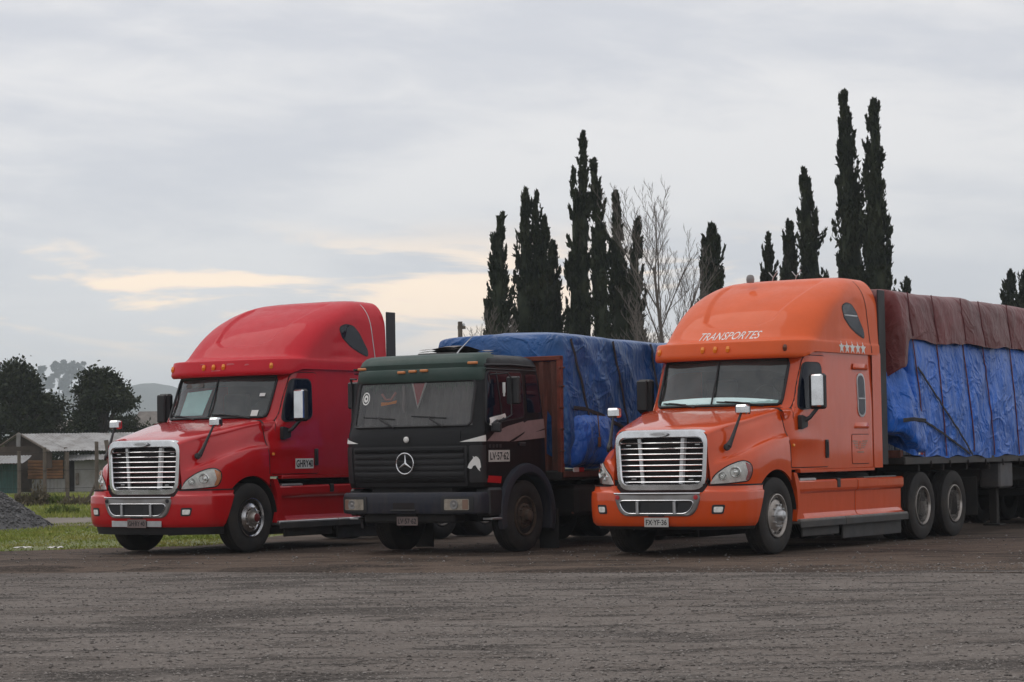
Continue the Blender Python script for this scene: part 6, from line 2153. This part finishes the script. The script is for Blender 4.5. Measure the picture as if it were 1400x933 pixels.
def ridge(name, Y, pts, depth, m, label, seed, amp):
    """a hill as real terrain: pts are (px, py) along its crest seen at Y metres"""
    xs = [at(p[0], p[1], Y).x for p in pts]; zs = [at(p[0], p[1], Y).z for p in pts]
    rows = []
    N = 120
    for v in np.linspace(-1, 1, 13):
        row = []
        for i in range(N + 1):
            x = xs[0] + (xs[-1] - xs[0]) * i / N
            z = lerp_tab(x, xs, zs) + amp * (nz(x * .012, seed) + .5 * nz(x * .04, seed + 3))
            f = math.cos(v * PI / 2) ** .8 if abs(v) < 1 else 0
            row.append(V3((x, Y + v * depth, max(z, 0) * f - .6 + amp * .4 * nz(x * .02, v * 3, seed))))
        rows.append(row)
    o = MB().grid(rows).build(name, m, None, angle=180)
    tag(o, label, kind='structure')
M['hillwood'] = leaf_mat('wooded_hill', (.035, .045, .032), (.065, .075, .05), .02)
ridge('hills', 3000, [(-900, 600), (-500, 585), (-200, 592), (60, 585), (130, 560), (175, 536), (205, 524), (235, 527), (270, 545), (330, 560), (420, 580), (560, 575), (700, 585), (900, 592), (1200, 585), (1600, 570), (2200, 580)], 600, M['hillwood'], 'blue-grey mountain fading into haze', 4.0, 7)
ridge('hill', 2000, [(-600, 585), (-350, 560), (-150, 548), (20, 541), (75, 536), (110, 541), (140, 560), (175, 590), (215, 612), (300, 620), (500, 622)], 260, M['hillwood'], 'wooded hill in haze behind the dark trees', 11.0, 3)
def eu(px, ptop, wpx, seed, label, pbase, **k):
    Y = 1985 - 10 * (seed % 3)
    t = at(px, ptop, Y); b = at(px, pbase, Y); H = t.z - b.z; kk = Y / FPX
    r = np.random.default_rng(seed)
    root = empty('eucalyptus_tree', (t.x, Y, b.z - 3))
    H += 3; W_ = wpx * kk
    tk2 = MB(); tk2.tube([V3((0, 0, 0)), V3((W_ * .05, 0, H * .5)), V3((0, 0, H * .85))], [.7, .5, .25], 6)
    VV, FF, off = [], [], 0
    for c in range(16):
        a = r.uniform(0, 2 * PI); z = H * r.uniform(k.get('low', .5), .93); q = W_ * .42 * math.sqrt(r.random()) * (1.0 if k.get('low', .5) > .3 else (1.15 - z / H))
        cc = np.array([q * math.cos(a), q * math.sin(a), z])
        tk2.tube([V3((0, 0, z * .75)), V3(cc)], [.25, .08], 4)
        kk_ = 130; d = r.normal(size=(kk_, 3)); d /= np.linalg.norm(d, axis=1, keepdims=True)
        cen = cc + d * (W_ * .20 * np.cbrt(r.random(kk_)))[:, None] * np.array([1.1, 1.1, .8])
        V, F = tufts(cen, r.uniform(.8, 1.8, kk_), d + r.normal(0, .6, (kk_, 3)), r, 1.4)
        VV.append(V); FF.append(F + off); off += len(V)
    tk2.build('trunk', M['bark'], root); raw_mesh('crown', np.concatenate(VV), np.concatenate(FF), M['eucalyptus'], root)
    tag(root, label, 'tree', 'hazy eucalyptus trees on the hill')
eu(12, 490, 26, 41, 'hazy pale tree on the hill at the far edge, over the high dark tree', 545)
eu(-6, 494, 24, 42, 'hazy tree on the hill just out at the edge of the scene', 545)
eu(57, 493, 22, 43, 'hazy conical tree on the hill between the two big dark trees', 548, low=.15)
eu(80, 490, 20, 44, 'hazy round-headed tree on a thin trunk on the hill', 548, low=.62)
eu(97, 490, 18, 45, 'hazy tree touching the round-headed one on the hill', 548, low=.55)
eu(108, 493, 17, 46, 'hazy slanting tree at the end of the hilltop clump', 548, low=.6)
eu(128, 500, 18, 47, 'hazy lone tree just over the widest dark tree', 552, low=.5)
eu(26, 497, 22, 49, 'hazy broad tree on the hill behind the highest dark tree', 548, low=.4)
eu(40, 500, 20, 50, 'hazy dense tree low on the hill left of the conical one', 550, low=.3)
eu(88, 508, 26, 51, 'hazy thicket-like tree under the round-headed one', 552, low=.15)
eu(118, 512, 22, 52, 'hazy small tree below the lone hilltop tree', 553, low=.2)
eu(68, 512, 24, 48, 'hazy lower tree in front of the hilltop clump', 552, low=.2)

# ------------------------------------------------------------------ haze over the whole valley
hz_ = bpy.data.materials.new('haze_air'); hz_.use_nodes = True
ht = hz_.node_tree
for n in list(ht.nodes): ht.nodes.remove(n)
ho_ = ht.nodes.new('ShaderNodeOutputMaterial'); hv_ = ht.nodes.new('ShaderNodeVolumePrincipled')
hv_.inputs['Color'].default_value = (.86, .93, 1.0, 1)
hv_.inputs['Density'].default_value = 0.00031
hv_.inputs['Anisotropy'].default_value = 0.2
ht.links.new(hv_.outputs[0], ho_.inputs['Volume'])
hb_ = MB(); hb_.add([(x, y, z) for x in (-2000, 2000) for y in (-120, 4000) for z in (-1.2, 118)],
                    [(0, 1, 3, 2), (4, 6, 7, 5), (0, 4, 5, 1), (2, 3, 7, 6), (0, 2, 6, 4), (1, 5, 7, 3)])
hzo = hb_.build('haze', hz_, None, smooth=False)
tag(hzo, 'pale evening haze lying over the whole valley', kind='stuff')
